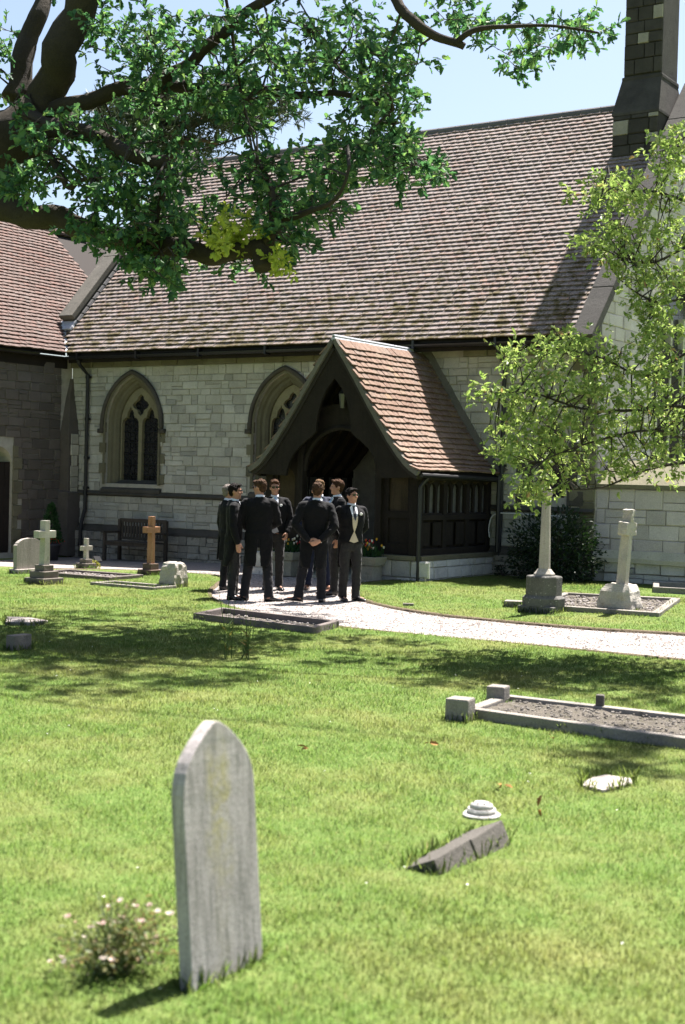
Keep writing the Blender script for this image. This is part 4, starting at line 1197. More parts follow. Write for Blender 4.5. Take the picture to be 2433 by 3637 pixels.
gothic = [(-.5, -.08), (.5, -.08), (.5, .0)]+[(.5-.5*(1-math.cos(a))*1.0, .77+.23*math.sin(a)/math.sin(R(75))) for a in np.linspace(0, R(75), 9)][:-1]+[(.0, 1.0)]
_hf = [(.5, .70), (.497, .745), (.482, .785), (.45, .825), (.4, .862), (.33, .898), (.24, .935), (.14, .97), (.05, .993), (.0, 1.0)]
gothic = [(-.5, -.08), (.5, -.08)]+_hf+[(-u, v) for u, v in _hf[-2::-1]]
b = (GP(677, 3522)+GP(943, 3417))/2+Vector((-.03, 0, 0))
headstone('pointed_headstone', 'tall pale grey pointed headstone, nearest of all, streaked with yellow lichen', b, .44, .96, .058, gothic, MT['hs_pointed'], R(1), (R(-5.0), R(0.3)), .006, .003)
scal = [(-.5, -.06), (.5, -.06), (.5, .80), (.46, .82), (.44, .86), (.36, .92), (.22, .975), (0, 1.0), (-.22, .975), (-.36, .92), (-.44, .86), (-.46, .82), (-.5, .80)]
b = GP(98, 2035)+HF*.05
headstone('shouldered_headstone', 'pinkish grey headstone with rounded shouldered top at the left edge', b, .66, .64, .09, scal, MT['hs_grey'], 0, (R(-1), 0), .006, .002, plinth=(.22, .74, .1))


def cross(name, label, base, steps, shaft, top, arm, armz, th, mat, smat, lean=0.0, ry=0.0, rough=.003, taper=.85, round_=.006, sub=0):
    e = empty(name, base, label, 'cross'); z = 0.0
    for i, (sx, sy, h) in enumerate(steps):
        t = MB(); t.box(base+Vector((0, 0, z+h/2-(.02 if i == 0 else 0))), (sx, sy, h+(.04 if i == 0 else 0)), rz=R((i*1.2) % 2-1), ch=.01); t.build('step', smat, e, rough=.004); z += h
    foot(base.x, base.y, steps[0][0], steps[0][1])
    M_ = Matrix.Translation(base+Vector((0, 0, z-.01))) @ Matrix.Rotation(ry, 4, 'Y') @ Matrix.Rotation(lean, 4, 'X')
    hs = shaft/2; ht = hs*taper; a = arm/2; z0, z1 = armz[0]-z, armz[1]-z; T = top-z
    ol = [(-hs, 0), (hs, 0), (ht, z0), (a, z0), (a, z1), (ht, z1), (ht, T), (-ht, T), (-ht, z1), (-a, z1), (-a, z0), (-ht, z0)]
    t = MB(); plate(t, [ol], th, lambda u, v, d: M_ @ Vector((th/2-d, u, v))); t.build('cross', mat, e, bev=round_, rough=rough, rs=9, sub=sub)
    return e


cross('stone_cross', 'lichened grey limestone cross on three steps beside the shouldered headstone', GP(146, 2076)+HF*.22, [(.46, .46, .1), (.34, .34, .11), (.22, .22, .1)], .13, 1.06, .40, (.77, .89), .12, MT['hs_lime'], MT['hs_step'], 0, 0, .004)
cross('small_cross', 'small pale stone cross on a stepped base with yellow flowers', GP(301, 2019)+HF*.12, [(.26, .3, .1), (.17, .19, .08)], .085, .6, .28, (.36, .45), .075, MT['hs_lime'], MT['hs_step'])
cross('brown_cross', 'reddish brown sandstone cross on dark steps before the nave wall', GP(530, 2046)+HF*.16, [(.33, .33, .11), (.2, .22, .11)], .105, 1.09, .37, (.79, .9), .1, MT['hs_brown'], MT['hs_brownstep'])
# memorial cross on a rock base (right)
b = GP(2212, 2174)+HF*.2
e = empty('rock_based_cross', b, 'rough hewn pale cross leaning on a boulder base at the right', 'cross')
t = MB(); t.loft([[b+Vector((sx*a_, sy*a_, z)) for sx, sy in ((-1, -1), (-.2, -1.05), (.6, -1), (1, -.9), (1.02, 0), (1, .95), (0, 1), (-1, 1))] for z, a_ in ((-.05, .26), (.12, .25), (.3, .225), (.4, .17))]); t.build('boulder', MT['rock'], e, rough=.03, rs=7, sub=2)
M_ = Matrix.Translation(b+Vector((.02, 0, .37))) @ Matrix.Rotation(R(3), 4, 'Y') @ Matrix.Rotation(R(-1.5), 4, 'X')
hs = .075; ol = [(-hs, 0), (hs, 0), (.062, .74), (.19, .75), (.185, .93), (.06, .94), (.062, 1.12), (-.062, 1.12), (-.06, .94), (-.185, .93), (-.19, .75), (-.062, .74)]
t = MB(); plate(t, [ol], .14, lambda u, v, d: M_ @ Vector((.07-d, u, v))); t.build('cross', MT['rock'], e, bev=.01, sub=2, rough=.014, rs=16)
foot(b.x, b.y, .5, .5)
# tall column memorial
b = GP(1940, 2178)+HF*.3
e = empty('column_memorial', b, 'tall tapering octagonal stone column on a dark speckled octagonal base', 'memorial')


def octo(r_, z, o=0.0): return [b+Vector((r_*math.cos(a+o), r_*math.sin(a+o), z)) for a in np.arange(8)*math.pi/4+math.pi/8]


t = MB(); t.box(b+Vector((0, 0, .03)), (.56, .56, .12), ch=.012); t.build('slab', MT['pillar_base'], e, rough=.004)
t = MB(); t.loft([octo(.31, .085), octo(.31, .2), octo(.265, .24)]); t.build('base_course', MT['pillar_base'], e, bev=.006, rough=.004)
t = MB(); t.loft([octo(.262, .235), octo(.262, .5), octo(.25, .52)]); t.build('base_block', MT['pillar_base'], e, bev=.006, rough=.003)
t = MB(); t.loft([octo(.155, .515), octo(.155, .55), octo(.125, .585), octo(.098, .62)]); t.build('collar', MT['pillar'], e, bev=.004)
t = MB(); t.loft([octo(.086, .61), octo(.062, 1.68)]); t.build('shaft', MT['pillar'], e, rough=.002)
t = MB(); t.loft([octo(.062, 1.67), octo(.09, 1.70), octo(.092, 1.76), octo(.06, 1.80), octo(.036, 1.84)]); t.build('knop', MT['pillar'], e)
t = MB(); t.loft([octo(.036, 1.83), octo(.03, 2.32)]); t.box(b+Vector((0, 0, 2.18)), (.05, .26, .05), ch=.008); t.build('finial_cross', MT['pillar'], e)
foot(b.x, b.y, .56, .56)
# rough block
b = GP(612, 2087)+HF*.16
e = empty('rough_boundary_stone', b, 'squat rough-faced stone block on the lawn near the brown cross', 'stone block')
t = MB(); t.loft([[b+Vector((sx*w, sy*w, z)) for sx, sy in ((-1, -1), (0, -1.02), (1, -1), (1.02, 0), (1, 1), (0, 1), (-1, 1), (-1, 0))] for z, w in ((-.05, .165), (.1, .165), (.33, .15), (.40, .125), (.42, .08))]); t.build('block', MT['rock'], e, rough=.022, rs=13, sub=2)
foot(b.x, b.y, .34, .34)


def kerb_plot(name, label, cs, w=.1, h=.14, mat='kerb', fill=None, cat='grave kerb', posts=(), fz=.05):
    c = sum(cs, Vector())/4; e = empty(name, c, label, cat)
    for i in range(4):
        a, d = cs[i], cs[(i+1) % 4]; t_ = (d-a); ln = t_.length; t_.normalize(); n_ = Vector((-t_.y, t_.x, 0))
        m = frame_m((a+d)/2+Vector((0, 0, h/2-.03)), t_, n_, (0, 0, 1))
        t = MB(); t.box((0, 0, 0), (ln-(w if i % 2 else -w)-.004, w, h+.06), m=m, ch=.012); t.build('kerb_stone', MT[mat], e, rough=.004)
    if fill:
        bm = bmesh.new(); vs = [bm.verts.new(q+Vector((0, 0, fz))) for q in cs]; bm.faces.new(vs)
        bmesh.ops.subdivide_edges(bm, edges=bm.edges[:], cuts=14, use_grid_fill=True)
        for q_ in bm.verts: q_.co.z += .025*mnoise.noise(q_.co*9)+.012*mnoise.noise(q_.co*24)
        me_ = bpy.data.meshes.new('fill'); bm.to_mesh(me_); bm.free(); me_.materials.append(MT[fill]); link(bpy.data.objects.new('fill', me_), e)
        # stones lying in the plot
        rr = random.Random(len(name)+len(label)); g = MB()
        for _ in range(420 if fz > .01 else 130):
            u, v = rr.uniform(.05, .95), rr.uniform(.08, .92)
            p_ = (cs[0]*(1-u)+cs[1]*u)*(1-v)+(cs[3]*(1-u)+cs[2]*u)*v+Vector((0, 0, fz+.012))
            q_ = .6 if 'mossy' in label else 1; g.ell(p_, (q_*rr.uniform(.01, .028), q_*rr.uniform(.01, .028), q_*rr.uniform(.006, .014)), nu=5, nv=4)
        o = g.build('chippings', MT['dark_chip' if 'mossy' in label else 'pebble'], e); o['kind'] = 'stuff'
    FOOT.append([(q.x, q.y) for q in cs])
    return e


def rect(x0, x1, y0, y1): return [Vector((x, y, gz(x, y))) for x, y in ((x0, y0), (x1, y0), (x1, y1), (x0, y1))]


kerb_plot('kerbed_grave', 'long low grave kerb of pinkish stone running right from the stone cross', rect(-18.5, -16.75, 18.05, 18.85), .09, .07, 'kerb_dark', 'grave_fill', fz=.02)
kerb_plot('kerbed_grave', 'flush pale grave kerb half sunk in grass before the rough block', rect(-16.35, -15.05, 17.25, 17.75), .09, .045, 'kerb')
kerb_plot('kerbed_grave', 'dark kerbed grave with pale chippings beside the path, before the men', [GP(700, 2200), GP(1110, 2250), GP(1190, 2228), GP(790, 2180)], .08, .085, 'kerb_dark', 'grave_fill', fz=.008)
kb = kerb_plot('kerbed_grave', 'mossy stone kerbed grave with gravel bed at the right of the near lawn', [GP(1672, 2548), GP(2600, 2680), GP(2560, 2590), GP(1800, 2502)], .1, .08, 'kerb', 'grave_fill', fz=.045)
for sx, sy, s_ in ((1634, 2556, .19), (1768, 2508, .16)):
    p_ = GP(sx, sy); t = MB(); t.box(p_+Vector((0, 0, .075)), (s_, s_, .2), rz=R(8), ch=.015); t.build('corner_block', MT['kerb'], kb, rough=.005)
    foot(p_.x, p_.y, s_, s_)
p_ = GP(2130, 2540); t = MB(); t.box(p_+Vector((0, 0, .12)), (.07, .07, .1), rz=.3, ch=.015); t.build('marker', MT['slate'], kb)
kerb_plot('kerbed_grave', 'pale kerbed grave between the octagonal column and the rock based cross', [GP(1900, 2160), GP(2330, 2190), GP(2400, 2140), GP(2010, 2120)], .12, .07, 'kerb', 'grave_fill', fz=.03)
kerb_plot('kerbed_grave', 'far flat grave kerb at the right edge beyond the rock based cross', [GP(2330, 2105), GP(2560, 2118), GP(2560, 2090), GP(2330, 2088)], .1, .1, 'kerb')
p_ = GP(1838, 2152)
e = empty('footing_slab', p_, 'low flat stone slab left of the octagonal column', 'stone slab'); t = MB(); t.box(p_+Vector((0, .05, .03)), (.42, .22, .1), rz=R(20), ch=.012); t.build('slab', MT['kerb'], e, rough=.005); foot(p_.x, p_.y+.05, .42, .22, R(20))


def flat_stone(name, label, corners, h, mat, cat='stone slab'):
    c = sum(corners, Vector())/len(corners); e = empty(name, c, label, cat)
    t = MB(); n = len(corners); t.loft([[q+Vector((0, 0, -.04)) for q in corners], [q+Vector((0, 0, h)) for q in corners]]); t.build('slab', MT[mat], e, bev=.008, rough=.006, rs=6)
    FOOT.append([(q.x, q.y) for q in corners]); return e


flat_stone('flat_slab', 'flat pale stone slab sunk in the lawn below the kerbed grave at the right', [GP(2056, 2792), GP(2140, 2812), GP(2246, 2785), GP(2240, 2768), GP(2150, 2757), GP(2100, 2766)], .012, 'hs_grey')
flat_stone('flat_slab', 'low pale stone slab lying in shade at the left edge of the lawn', [GP(20, 2218), GP(120, 2220), GP(172, 2212), GP(100, 2200), GP(20, 2198)], .03, 'hs_grey')
b = GP(60, 2311)+HF*.08
e = empty('small_footstone', b, 'small dark footstone at the left edge in tree shade', 'footstone'); t = MB(); t.box(b+Vector((0, 0, .06)), (.12, .26, .2), rz=R(3), ch=.012); t.build('stone', MT['hs_step'], e, rough=.005); foot(b.x, b.y, .12, .26)
# small kerb stone flush in the far lawn
b = GP(1450, 2152); e = empty('lawn_marker', b, 'tiny flat stone marker in the grass beside the path bend', 'marker'); t = MB(); t.box(b+Vector((0, 0, .015)), (.16, .06, .05), rz=R(30), ch=.006); t.build('stone', MT['kerb'], e)
# fallen tilted stone in two pieces
b = GP(1600, 3095)
e = empty('fallen_stone', b, 'dark broken footstone tilted out of the turf in the near lawn', 'fallen stone')
ax = (GP(1793, 3000)-GP(1545, 3108)).normalized(); sd = Vector((-ax.y, ax.x, 0))
lo_ = GP(1545, 3108)
m0 = frame_m(lo_, ax, sd, (0, 0, 1)) @ Matrix.Rotation(R(-24), 4, 'X') @ Matrix.Rotation(R(-4), 4, 'Y')
t = MB(); t.box((0, 0, 0), (.36, .24, .15), m=m0 @ Matrix.Translation((.16, .08, .0)), ch=.007); t.build('stone', MT['slate'], e, rough=.003)
t = MB(); t.box((0, 0, 0), (.38, .23, .15), m=m0 @ Matrix.Translation((.545, .08, -.004)) @ Matrix.Rotation(R(2), 4, 'Z'), ch=.008); t.build('stone', MT['slate'], e, rough=.004)
FOOT.append([(q.x, q.y) for q in [m0 @ Vector(v) for v in ((0, -.03, 0), (.74, -.03, 0), (.74, .2, 0), (0, .2, 0))]])
# white stone flower holder
b = GP(1710, 2898); e = empty('stone_flower_holder', b, 'white round stone flower holder lying in the near lawn', 'flower holder')
t = MB(); t.loft([[b+Vector((r_*math.cos(a), r_*math.sin(a), z)) for a in np.linspace(0, 2*math.pi, 20, endpoint=False)] for r_, z in ((.105, -.02), (.11, .012), (.1, .02))]); t.build('foot', MT['white_stone'], e, rough=.006, rs=18)
t = MB(); t.loft([[b+Vector((r_*math.cos(a), r_*math.sin(a), z)) for a in np.linspace(0, 2*math.pi, 20, endpoint=False)] for r_, z in ((.078, .02), (.086, .035), (.08, .046))]); t.build('rim', MT['white_stone'], e, rough=.004, rs=18)
t = MB(); t.loft([[b+Vector((r_*math.cos(a), r_*math.sin(a), z)) for a in np.linspace(0, 2*math.pi, 20, endpoint=False)] for r_, z in ((.07, .046), (.064, .066), (.045, .078), (.02, .083))]); t.build('cap', MT['white_stone'], e, rough=.003, smooth=True)
for a in np.linspace(0, 2*math.pi, 8, endpoint=False):
    t = MB(); t.ell(b+Vector((.045*math.cos(a), .045*math.sin(a), .079)), (.007, .007, .003), nu=7, nv=4); t.build('hole_shade_dot', MT['underlay'], e)  # dark bead drawn in place of the shade inside a hole
# plaque by the small cross
b = GP(345, 2008); e = empty('grave_plaque', b, 'little dark tilted plaque beside the small cross', 'plaque'); t = MB(); t.box(b+Vector((0, 0, .12)), (.04, .22, .12), m=Matrix.Translation(b+Vector((0, 0, .13))) @ Matrix.Rotation(R(-35), 4, 'Y') @ Matrix.Rotation(R(8), 4, 'Z') @ Matrix.Diagonal((1, 1, 1, 1)), ch=.005); t.build('plate', MT['plaque'], e); t = MB(); t.tube([b-Vector((0, 0, .02)), b+Vector((-.01, 0, .12))], .012, 6); t.build('stake', MT['plaque'], e)

# ------------------------------------------------------------------ bench by the wall
bx, by = -21.05, 23.5; bz = gz(bx, by)-.03
e = empty('garden_bench', (bx, by, bz), 'weathered wooden slatted bench against the nave wall below the window', 'bench')
for s in (-1, 1):
    for yy, h in ((-.25, .62), (.24, .92)):
        t = MB(); t.box((bx+s*.68, by+yy, bz+h/2), (.07, .07, h), ch=.006); t.build('leg', MT['bench_wood'], e)
    t = MB(); t.box((bx+s*.68, by-.02, bz+.64), (.075, .62, .04), ch=.008); t.build('armrest', MT['bench_wood'], e)
for i in range(5):
    t = MB(); t.box((bx, by-.24+i*.105, bz+.43), (1.36, .085, .025), ch=.004); t.build('seat_slat', MT['bench_wood'], e)
for z, h in ((.9, .08), (.5, .06)):
    t = MB(); t.box((bx, by+.25, bz+z), (1.36, .045, h), ch=.005); t.build('back_rail', MT['bench_wood'], e)
for i in range(15):
    t = MB(); t.box((bx-.6+i*.0857, by+.245, bz+.7), (.045, .02, .36)); t.build('back_slat', MT['bench_wood'], e)
t = MB(); t.box((bx, by-.25, bz+.38), (1.3, .03, .07), ch=.004); t.build('apron', MT['bench_wood'], e)

# white cable looped on the wall at the right of the porch
e = MB(); cx0, cy0 = -12.42, WY-.14
pts = smooth_poly([(-12.5, WY-.2, .82), (-12.52, WY-.2, 1.0), (-12.48, WY-.19, 1.2), (-12.38, WY-.17, 1.28), (-12.2, WY-.13, 1.295), (-11.6, WY-.11, 1.285), (-10.9, WY-.11, 1.27)], 5)
tag(e.tube(pts, .011, 6).build('wall_cable', MT['hose'], smooth=True), 'thin white cable bent down from the wall beside the porch', 'cable')

# ------------------------------------------------------------------ people
PEND = []                                        # (object, voxel, smooth iterations, decimate) shaped together at the end


def organic(mb, name, mat, parent, voxel, smooth=4, dec=1.0):
    o = mb.build(name, mat, parent); PEND.append((o, voxel, smooth, dec)); return o


def finish_organic():
    tx = bpy.data.textures.new('folds', 'CLOUDS'); tx.noise_scale = .085; tx.noise_depth = 2
    th = bpy.data.textures.new('locks', 'CLOUDS'); th.noise_scale = .022; th.noise_depth = 2
    for o, vx, sm, dec in PEND:
        m = o.modifiers.new('r', 'REMESH'); m.mode = 'VOXEL'; m.voxel_size = vx; m.use_smooth_shade = True
        if sm: s = o.modifiers.new('s', 'SMOOTH'); s.iterations = sm; s.factor = .5
        if not o.name.startswith('body'):
            hair_ = o.name.startswith('hair'); dm = o.modifiers.new('f', 'DISPLACE'); dm.texture = th if hair_ else tx; dm.texture_coords = 'LOCAL'; dm.strength = .022 if hair_ else .026; dm.mid_level = .5
        if dec < 1: d = o.modifiers.new('d', 'DECIMATE'); d.ratio = dec
    dg = bpy.context.evaluated_depsgraph_get()
    for o, *_ in PEND:
        me = bpy.data.meshes.new_from_object(o.evaluated_get(dg)); old = o.data; mat = old.materials[0]
        o.modifiers.clear(); o.data = me; me.name = old.name; bpy.data.meshes.remove(old)
        if not me.materials: me.materials.append(mat)
        me.polygons.foreach_set('use_smooth', [True]*len(me.polygons))
    PEND.clear()


def sup(rx, ry, cy, z, n=24, e=2.4, cx=0.0):
    out = []
    for k in range(n):
        a = 2*math.pi*k/n; c, s = math.cos(a), math.sin(a)
        out.append(Vector((cx+rx*math.copysign(abs(c)**(2/e), c), cy+ry*math.copysign(abs(s)**(2/e), s), z)))
    return out


COAT = [(.93, .185, .128, -.005), (1.0, .184, .127, -.005), (1.08, .174, .12, 0), (1.2, .188, .128, .005), (1.32, .208, .136, .005), (1.41, .212, .125, -.005), (1.465, .19, .1, -.015), (1.505, .125, .08, -.015), (1.54, .082, .072, -.01)]


def coat_y(x, z, off=.0):
    zs = [c[0] for c in COAT]; rx = np.interp(z, zs, [c[1] for c in COAT]); ry = np.interp(z, zs, [c[2] for c in COAT]); cy = np.interp(z, zs, [c[3] for c in COAT])
    k = max(0, 1-abs(x/rx)**2.4)
    return cy+ry*k**(1/2.4)+off


def front_patch(mb, poly, off, M_, th=.006, back=False):
    """cloth piece lying on the front of the body: polygon in (x, z)"""
    bm = bmesh.new(); vs = [bm.verts.new((p[0], p[1], 0)) for p in poly]; es = [bm.edges.new((vs[i], vs[(i+1) % len(vs)])) for i in range(len(vs))]
    bmesh.ops.triangle_fill(bm, use_beauty=True, edges=es)
    bmesh.ops.subdivide_edges(bm, edges=bm.edges[:], cuts=2, use_grid_fill=True); bmesh.ops.triangulate(bm, faces=bm.faces[:])
    bm.verts.index_update(); b = len(mb.v); n = len(bm.verts)
    for o_ in (off, off-th):
        mb.v.extend([tuple(M_ @ Vector((q.co.x, coat_y(q.co.x, q.co.y, o_), q.co.y))) for q in bm.verts])
    for f in bm.faces:
        ids = [q.index for q in f.verts]; mb.f.append(tuple(b+i for i in ids)); mb.f.append(tuple(b+n+i for i in ids[::-1]))
    for e_ in bm.edges:
        if len(e_.link_faces) == 1:
            i, j = e_.verts[0].index, e_.verts[1].index; mb.f.append((b+i, b+j, b+n+j, b+n+i))
    bm.free()


def hand(mb, w, d, nrm, thumb_side, curl=.6):
    """palm and five fingers; w wrist, d direction, nrm palm normal, thumb_side unit vector"""
    d = Vector(d).normalized(); nrm = Vector(nrm); nrm = (nrm-d*nrm.dot(d)).normalized(); sd = Vector(thumb_side); sd = (sd-d*sd.dot(d)-nrm*sd.dot(nrm)).normalized()
    w = Vector(w); rings = []
    for t, hw, ht in ((-.015, .027, .02), (.02, .034, .019), (.055, .042, .017), (.09, .041, .014)):
        c = w+d*t; rings.append([c+sd*hw*math.cos(a)+nrm*ht*math.sin(a) for a in np.linspace(0, 2*math.pi, 12, endpoint=False)])
    mb.loft(rings)
    for i, (o_, ln, r_) in enumerate(((.031, .072, .0098), (.0105, .08, .0103), (-.0105, .074, .0098), (-.031, .058, .0088))):
        p0 = w+d*.075+sd*o_; pts = [p0]; a = curl*.35; p = p0+d*.014
        pts.append(p)
        for seg in (.42, .32, .26):
            dr = d*math.cos(a)+nrm*math.sin(a); p = p+dr*ln*seg; pts.append(p); a += curl*.95
        mb.tube(pts, [r_, r_, r_*.97, r_*.92, r_*.8], 8, round_ends=True)
    p0 = w+d*.022+sd*.024; p1 = p0+(d*.55+sd*.75+nrm*.25).normalized()*.036; p2 = p1+(d*.85+sd*.2+nrm*.45).normalized()*.032; p3 = p2+(d*.8-sd*.05+nrm*.6).normalized()*.024
    mb.tube([p0, p1, p2, p3], [.0145, .0125, .011, .0095], 8, round_ends=True)


def person(label, sx, sy, face, H, coat='cloth_black', trous='cloth_grey', hair='hair_brown', arms='sides', stance=None, head=(0, 0, 0), shades=False, glasses=False,
           tie=None, waist=None, tails=True, shoe='shoe', flower=False, curls=0, wide=1.0, lean=0.0, hairlong=0.0):
    base = GP(sx, sy); base.z = gz(base.x, base.y)-.022
    fv = -HF*math.cos(R(face))+R0*math.sin(R(face)); ang = math.atan2(fv.y, fv.x)-math.pi/2
    s = H/1.8
    M_ = Matrix.Translation(base) @ Matrix.Rotation(ang, 4, 'Z') @ Matrix.Diagonal((s*wide, s*wide, s, 1)) @ Matrix.Rotation(R(lean), 4, 'Y')
    e = empty('person', base, label, 'person', 'wedding guests standing on the path')
    st = stance or {'l': (-.11, .02, -12), 'r': (.11, -.02, 12)}     # foot x, y, toe-out (deg)
    A = {'sides': {1: ((.262, -.03, 1.15), (.262, .05, .90)), -1: ((-.262, -.03, 1.15), (-.262, .05, .90))},
         'clasp': {1: ((.285, -.12, 1.17), (.085, -.215, .945)), -1: ((-.285, -.12, 1.17), (-.085, -.215, .945))},
         'behind': {1: ((.28, -.1, 1.18), (.13, -.2, .99)), -1: ((-.28, -.1, 1.18), (-.13, -.2, .99))},
         'front': {1: ((.275, .0, 1.16), (.185, .2, .955)), -1: ((-.27, .0, 1.16), (-.215, .13, .955))},
         'fold': {1: ((.27, .03, 1.17), (.1, .22, 1.06)), -1: ((-.27, .03, 1.17), (-.1, .2, 1.02))}}[arms]
    sh = {1: Vector((.188, -.015, 1.44)), -1: Vector((-.188, -.015, 1.44))}
    hipz = .93
    legs = {}
    for k, sg in (('l', -1), ('r', 1)):
        fx, fy, ft = st[k]; an = Vector((fx, fy-.01, .085)); hp = Vector((sg*.092, 0, hipz)); kn = (hp+an)/2+Vector((0, .025, .02)); legs[sg] = (hp, kn, an, fx, fy, ft)
    # head frame
    hy, hp_, hr = head; HMx = Matrix.Translation((0, .012, 1.545)) @ Matrix.Rotation(R(hy), 4, 'Z') @ Matrix.Rotation(R(hp_), 4, 'X') @ Matrix.Rotation(R(hr), 4, 'Y') @ Matrix.Translation((0, -.012, -1.545))
    # --- body, one continuous surface
    b = MB()
    b.loft([sup(rx*.84, ry*.84, cy, z) for z, rx, ry, cy in COAT])
    for sg in (-1, 1):
        hp, kn, an, fx, fy, ft = legs[sg]
        b.tube([hp, (hp+kn)/2, kn, (kn+an)/2+Vector((0, -.012, .03)), an], [.082, .072, .054, .052, .037], 12, round_ends=True)
        toe = Matrix.Rotation(R(-ft), 4, 'Z') @ Vector((0, 1, 0)); b.tube([an-Vector((0, 0, .03))-toe*.03, an-Vector((0, 0, .045))+toe*.14], [.034, .022], 8, round_ends=True)
        el, wr = Vector(A[sg][0]), Vector(A[sg][1])
        b.tube([sh[sg], (sh[sg]+el)/2, el, (el+wr)/2, wr], [.052, .047, .038, .036, .026], 12, round_ends=True)
        d = (wr-el).normalized()
        if arms == 'clasp': hd_ = Vector((-sg*.9, -.1, -.45 if sg > 0 else -.35)); nr_ = Vector((0, 1 if sg > 0 else 1, .1)); th_ = Vector((-sg*.2, -.2, 1)); cu = .95; wr2 = wr+Vector((0, -.028 if sg > 0 else .01, 0))
        elif arms == 'front': hd_ = Vector((-sg*.25, .35, -.8)); nr_ = Vector((-sg*.8, -.5, .1)); th_ = Vector((-sg*.3, .9, .2)); cu = .85; wr2 = wr
        elif arms == 'sides': hd_ = d*.6+Vector((0, .05, -.8)); nr_ = Vector((-sg, 0, 0)); th_ = Vector((0, 1, 0)); cu = .5; wr2 = wr
        else: hd_ = d; nr_ = Vector((0, 1, -.3)); th_ = Vector((-sg*.2, 0, 1)); cu = .7; wr2 = wr
        hand(b, wr2+hd_.normalized()*.008, hd_, nr_, th_, cu)
    b.tube([(0, -.015, 1.48), (0, .0, 1.56), (0, .012, 1.62)], [.062, .055, .055], 14, round_ends=True)
    h0 = len(b.v)
    b.ell((0, -.004, 1.708), (.075, .095, .092), nu=20, nv=14)
    b.loft([sup(rx, ry, cy, z, 18, 2.2) for z, rx, ry, cy in ((1.578, .024, .024, .066), (1.592, .043, .046, .046), (1.62, .056, .066, .028), (1.66, .064, .08, .012), (1.70, .068, .088, .004), (1.74, .066, .086, .0))])
    b.tube([(0, .088, 1.706), (0, .102, 1.685), (0, .112, 1.666), (0, .1, 1.655)], [.007, .0095, .0125, .009], 8, round_ends=True)
    b.tube([(-.012, .098, 1.659), (.012, .098, 1.659)], .0085, 6, round_ends=True)
    b.tube([(-.045, .074, 1.718), (0, .092, 1.716), (.045, .074, 1.718)], .009, 6, round_ends=True)
    b.tube([(-.021, .082, 1.628), (0, .092, 1.629), (.021, .082, 1.628)], .0065, 6, round_ends=True); b.tube([(-.018, .08, 1.618), (0, .089, 1.617), (.018, .08, 1.618)], .007, 6, round_ends=True)
    b.ell((0, .078, 1.59), (.02, .014, .014), nu=10, nv=6)
    for sg in (-1, 1):
        b.ell((sg*.074, -.008, 1.678), (.011, .021, .032), nu=10, nv=7); b.ell((sg*.042, .068, 1.665), (.022, .02, .022), nu=10, nv=7)
    b.xf(HMx, h0); b.xf(M_)
    body = organic(b, 'body', MT['skin'], e, .0075, 3, .35)
    # --- hair
    hb = MB(); hb.ell((0, -.018, 1.728), (.083, .099, .084), nu=20, nv=14); hb.ell((0, -.052, 1.68), (.066, .05, .075-.0), nu=16, nv=10)
    hb.tube([(-.05, .06, 1.775), (-.02, .078, 1.787), (.02, .08, 1.79), (.05, .062, 1.778)], .02, 8, round_ends=True)
    for sg in (-1, 1): hb.ell((sg*.07, .012, 1.712), (.012, .03, .04), nu=8, nv=6)
    rr = random.Random(int(sx*7+sy))
    for _ in range(14+curls):
        th, ph = rr.uniform(0, 2*math.pi), rr.uniform(.0, 1.05)
        c = Vector((.072*math.sin(ph)*math.cos(th), -.012+.088*math.sin(ph)*math.sin(th), 1.728+.078*math.cos(ph))); hb.ell(c, (.019+.0003*curls,)*3, nu=7, nv=5)
    hb.xf(HMx); hb.xf(M_); organic(hb, 'hair', MT[hair], e, .0085, 1)
    # --- eyes
    for sg in (-1, 1):
        eb = MB(); eb.ell((sg*.031, .0815, 1.697), (.012, .006, .0065), nu=8, nv=5); eb.xf(HMx); eb.xf(M_); eb.build('eye', MT['tie_black'], e, smooth=True)
    if shades or glasses:
        g = MB()
        for sg in (-1, 1):
            g.loft([[Vector((sg*.033+.0265*math.cos(a), .104+dy-.012*abs(math.cos(a)*.5+.5*sg*0), 1.699+.0205*math.sin(a))) for a in np.linspace(0, 2*math.pi, 14, endpoint=False)] for dy in (-.004, .002)])
            g.tube([(sg*.058, .1, 1.706), (sg*.078, .06, 1.703), (sg*.082, -.01, 1.695)], .0038, 5)
        g.tube([(-.012, .106, 1.704), (.012, .106, 1.704)], .004, 5); g.xf(HMx); g.xf(M_); g.build('sunglasses' if shades else 'spectacles', MT['lens'], e)
    # --- shirt collar and cuffs
    c = MB(); c.loft([[Vector((.064*math.cos(a)*k, -.012+.066*math.sin(a)*k+(z-1.52)*.25, z+.012*(-math.sin(a))*1.0)) for a in np.linspace(0, 2*math.pi, 18, endpoint=False)] for z, k in ((1.508, 1.12), (1.54, 1.0), (1.572, .97), (1.572, .9), (1.53, .9))]); c.xf(M_); c.build('shirt_collar', MT['shirt'], e, smooth=True)
    for sg in (-1, 1):
        el, wr = Vector(A[sg][0]), Vector(A[sg][1]); d = (wr-el).normalized(); c = MB(); c.tube([wr-d*.03, wr+d*.012], [.036, .034], 12); c.xf(M_); c.build('shirt_cuff', MT['shirt'], e, smooth=True)
    # --- trousers
    t = MB(); t.loft([sup(rx, ry, cy, z) for z, rx, ry, cy in ((.80, .15, .105, -.01), (.88, .168, .115, -.012), (.97, .168, .112, -.01), (1.06, .158, .106, 0))])
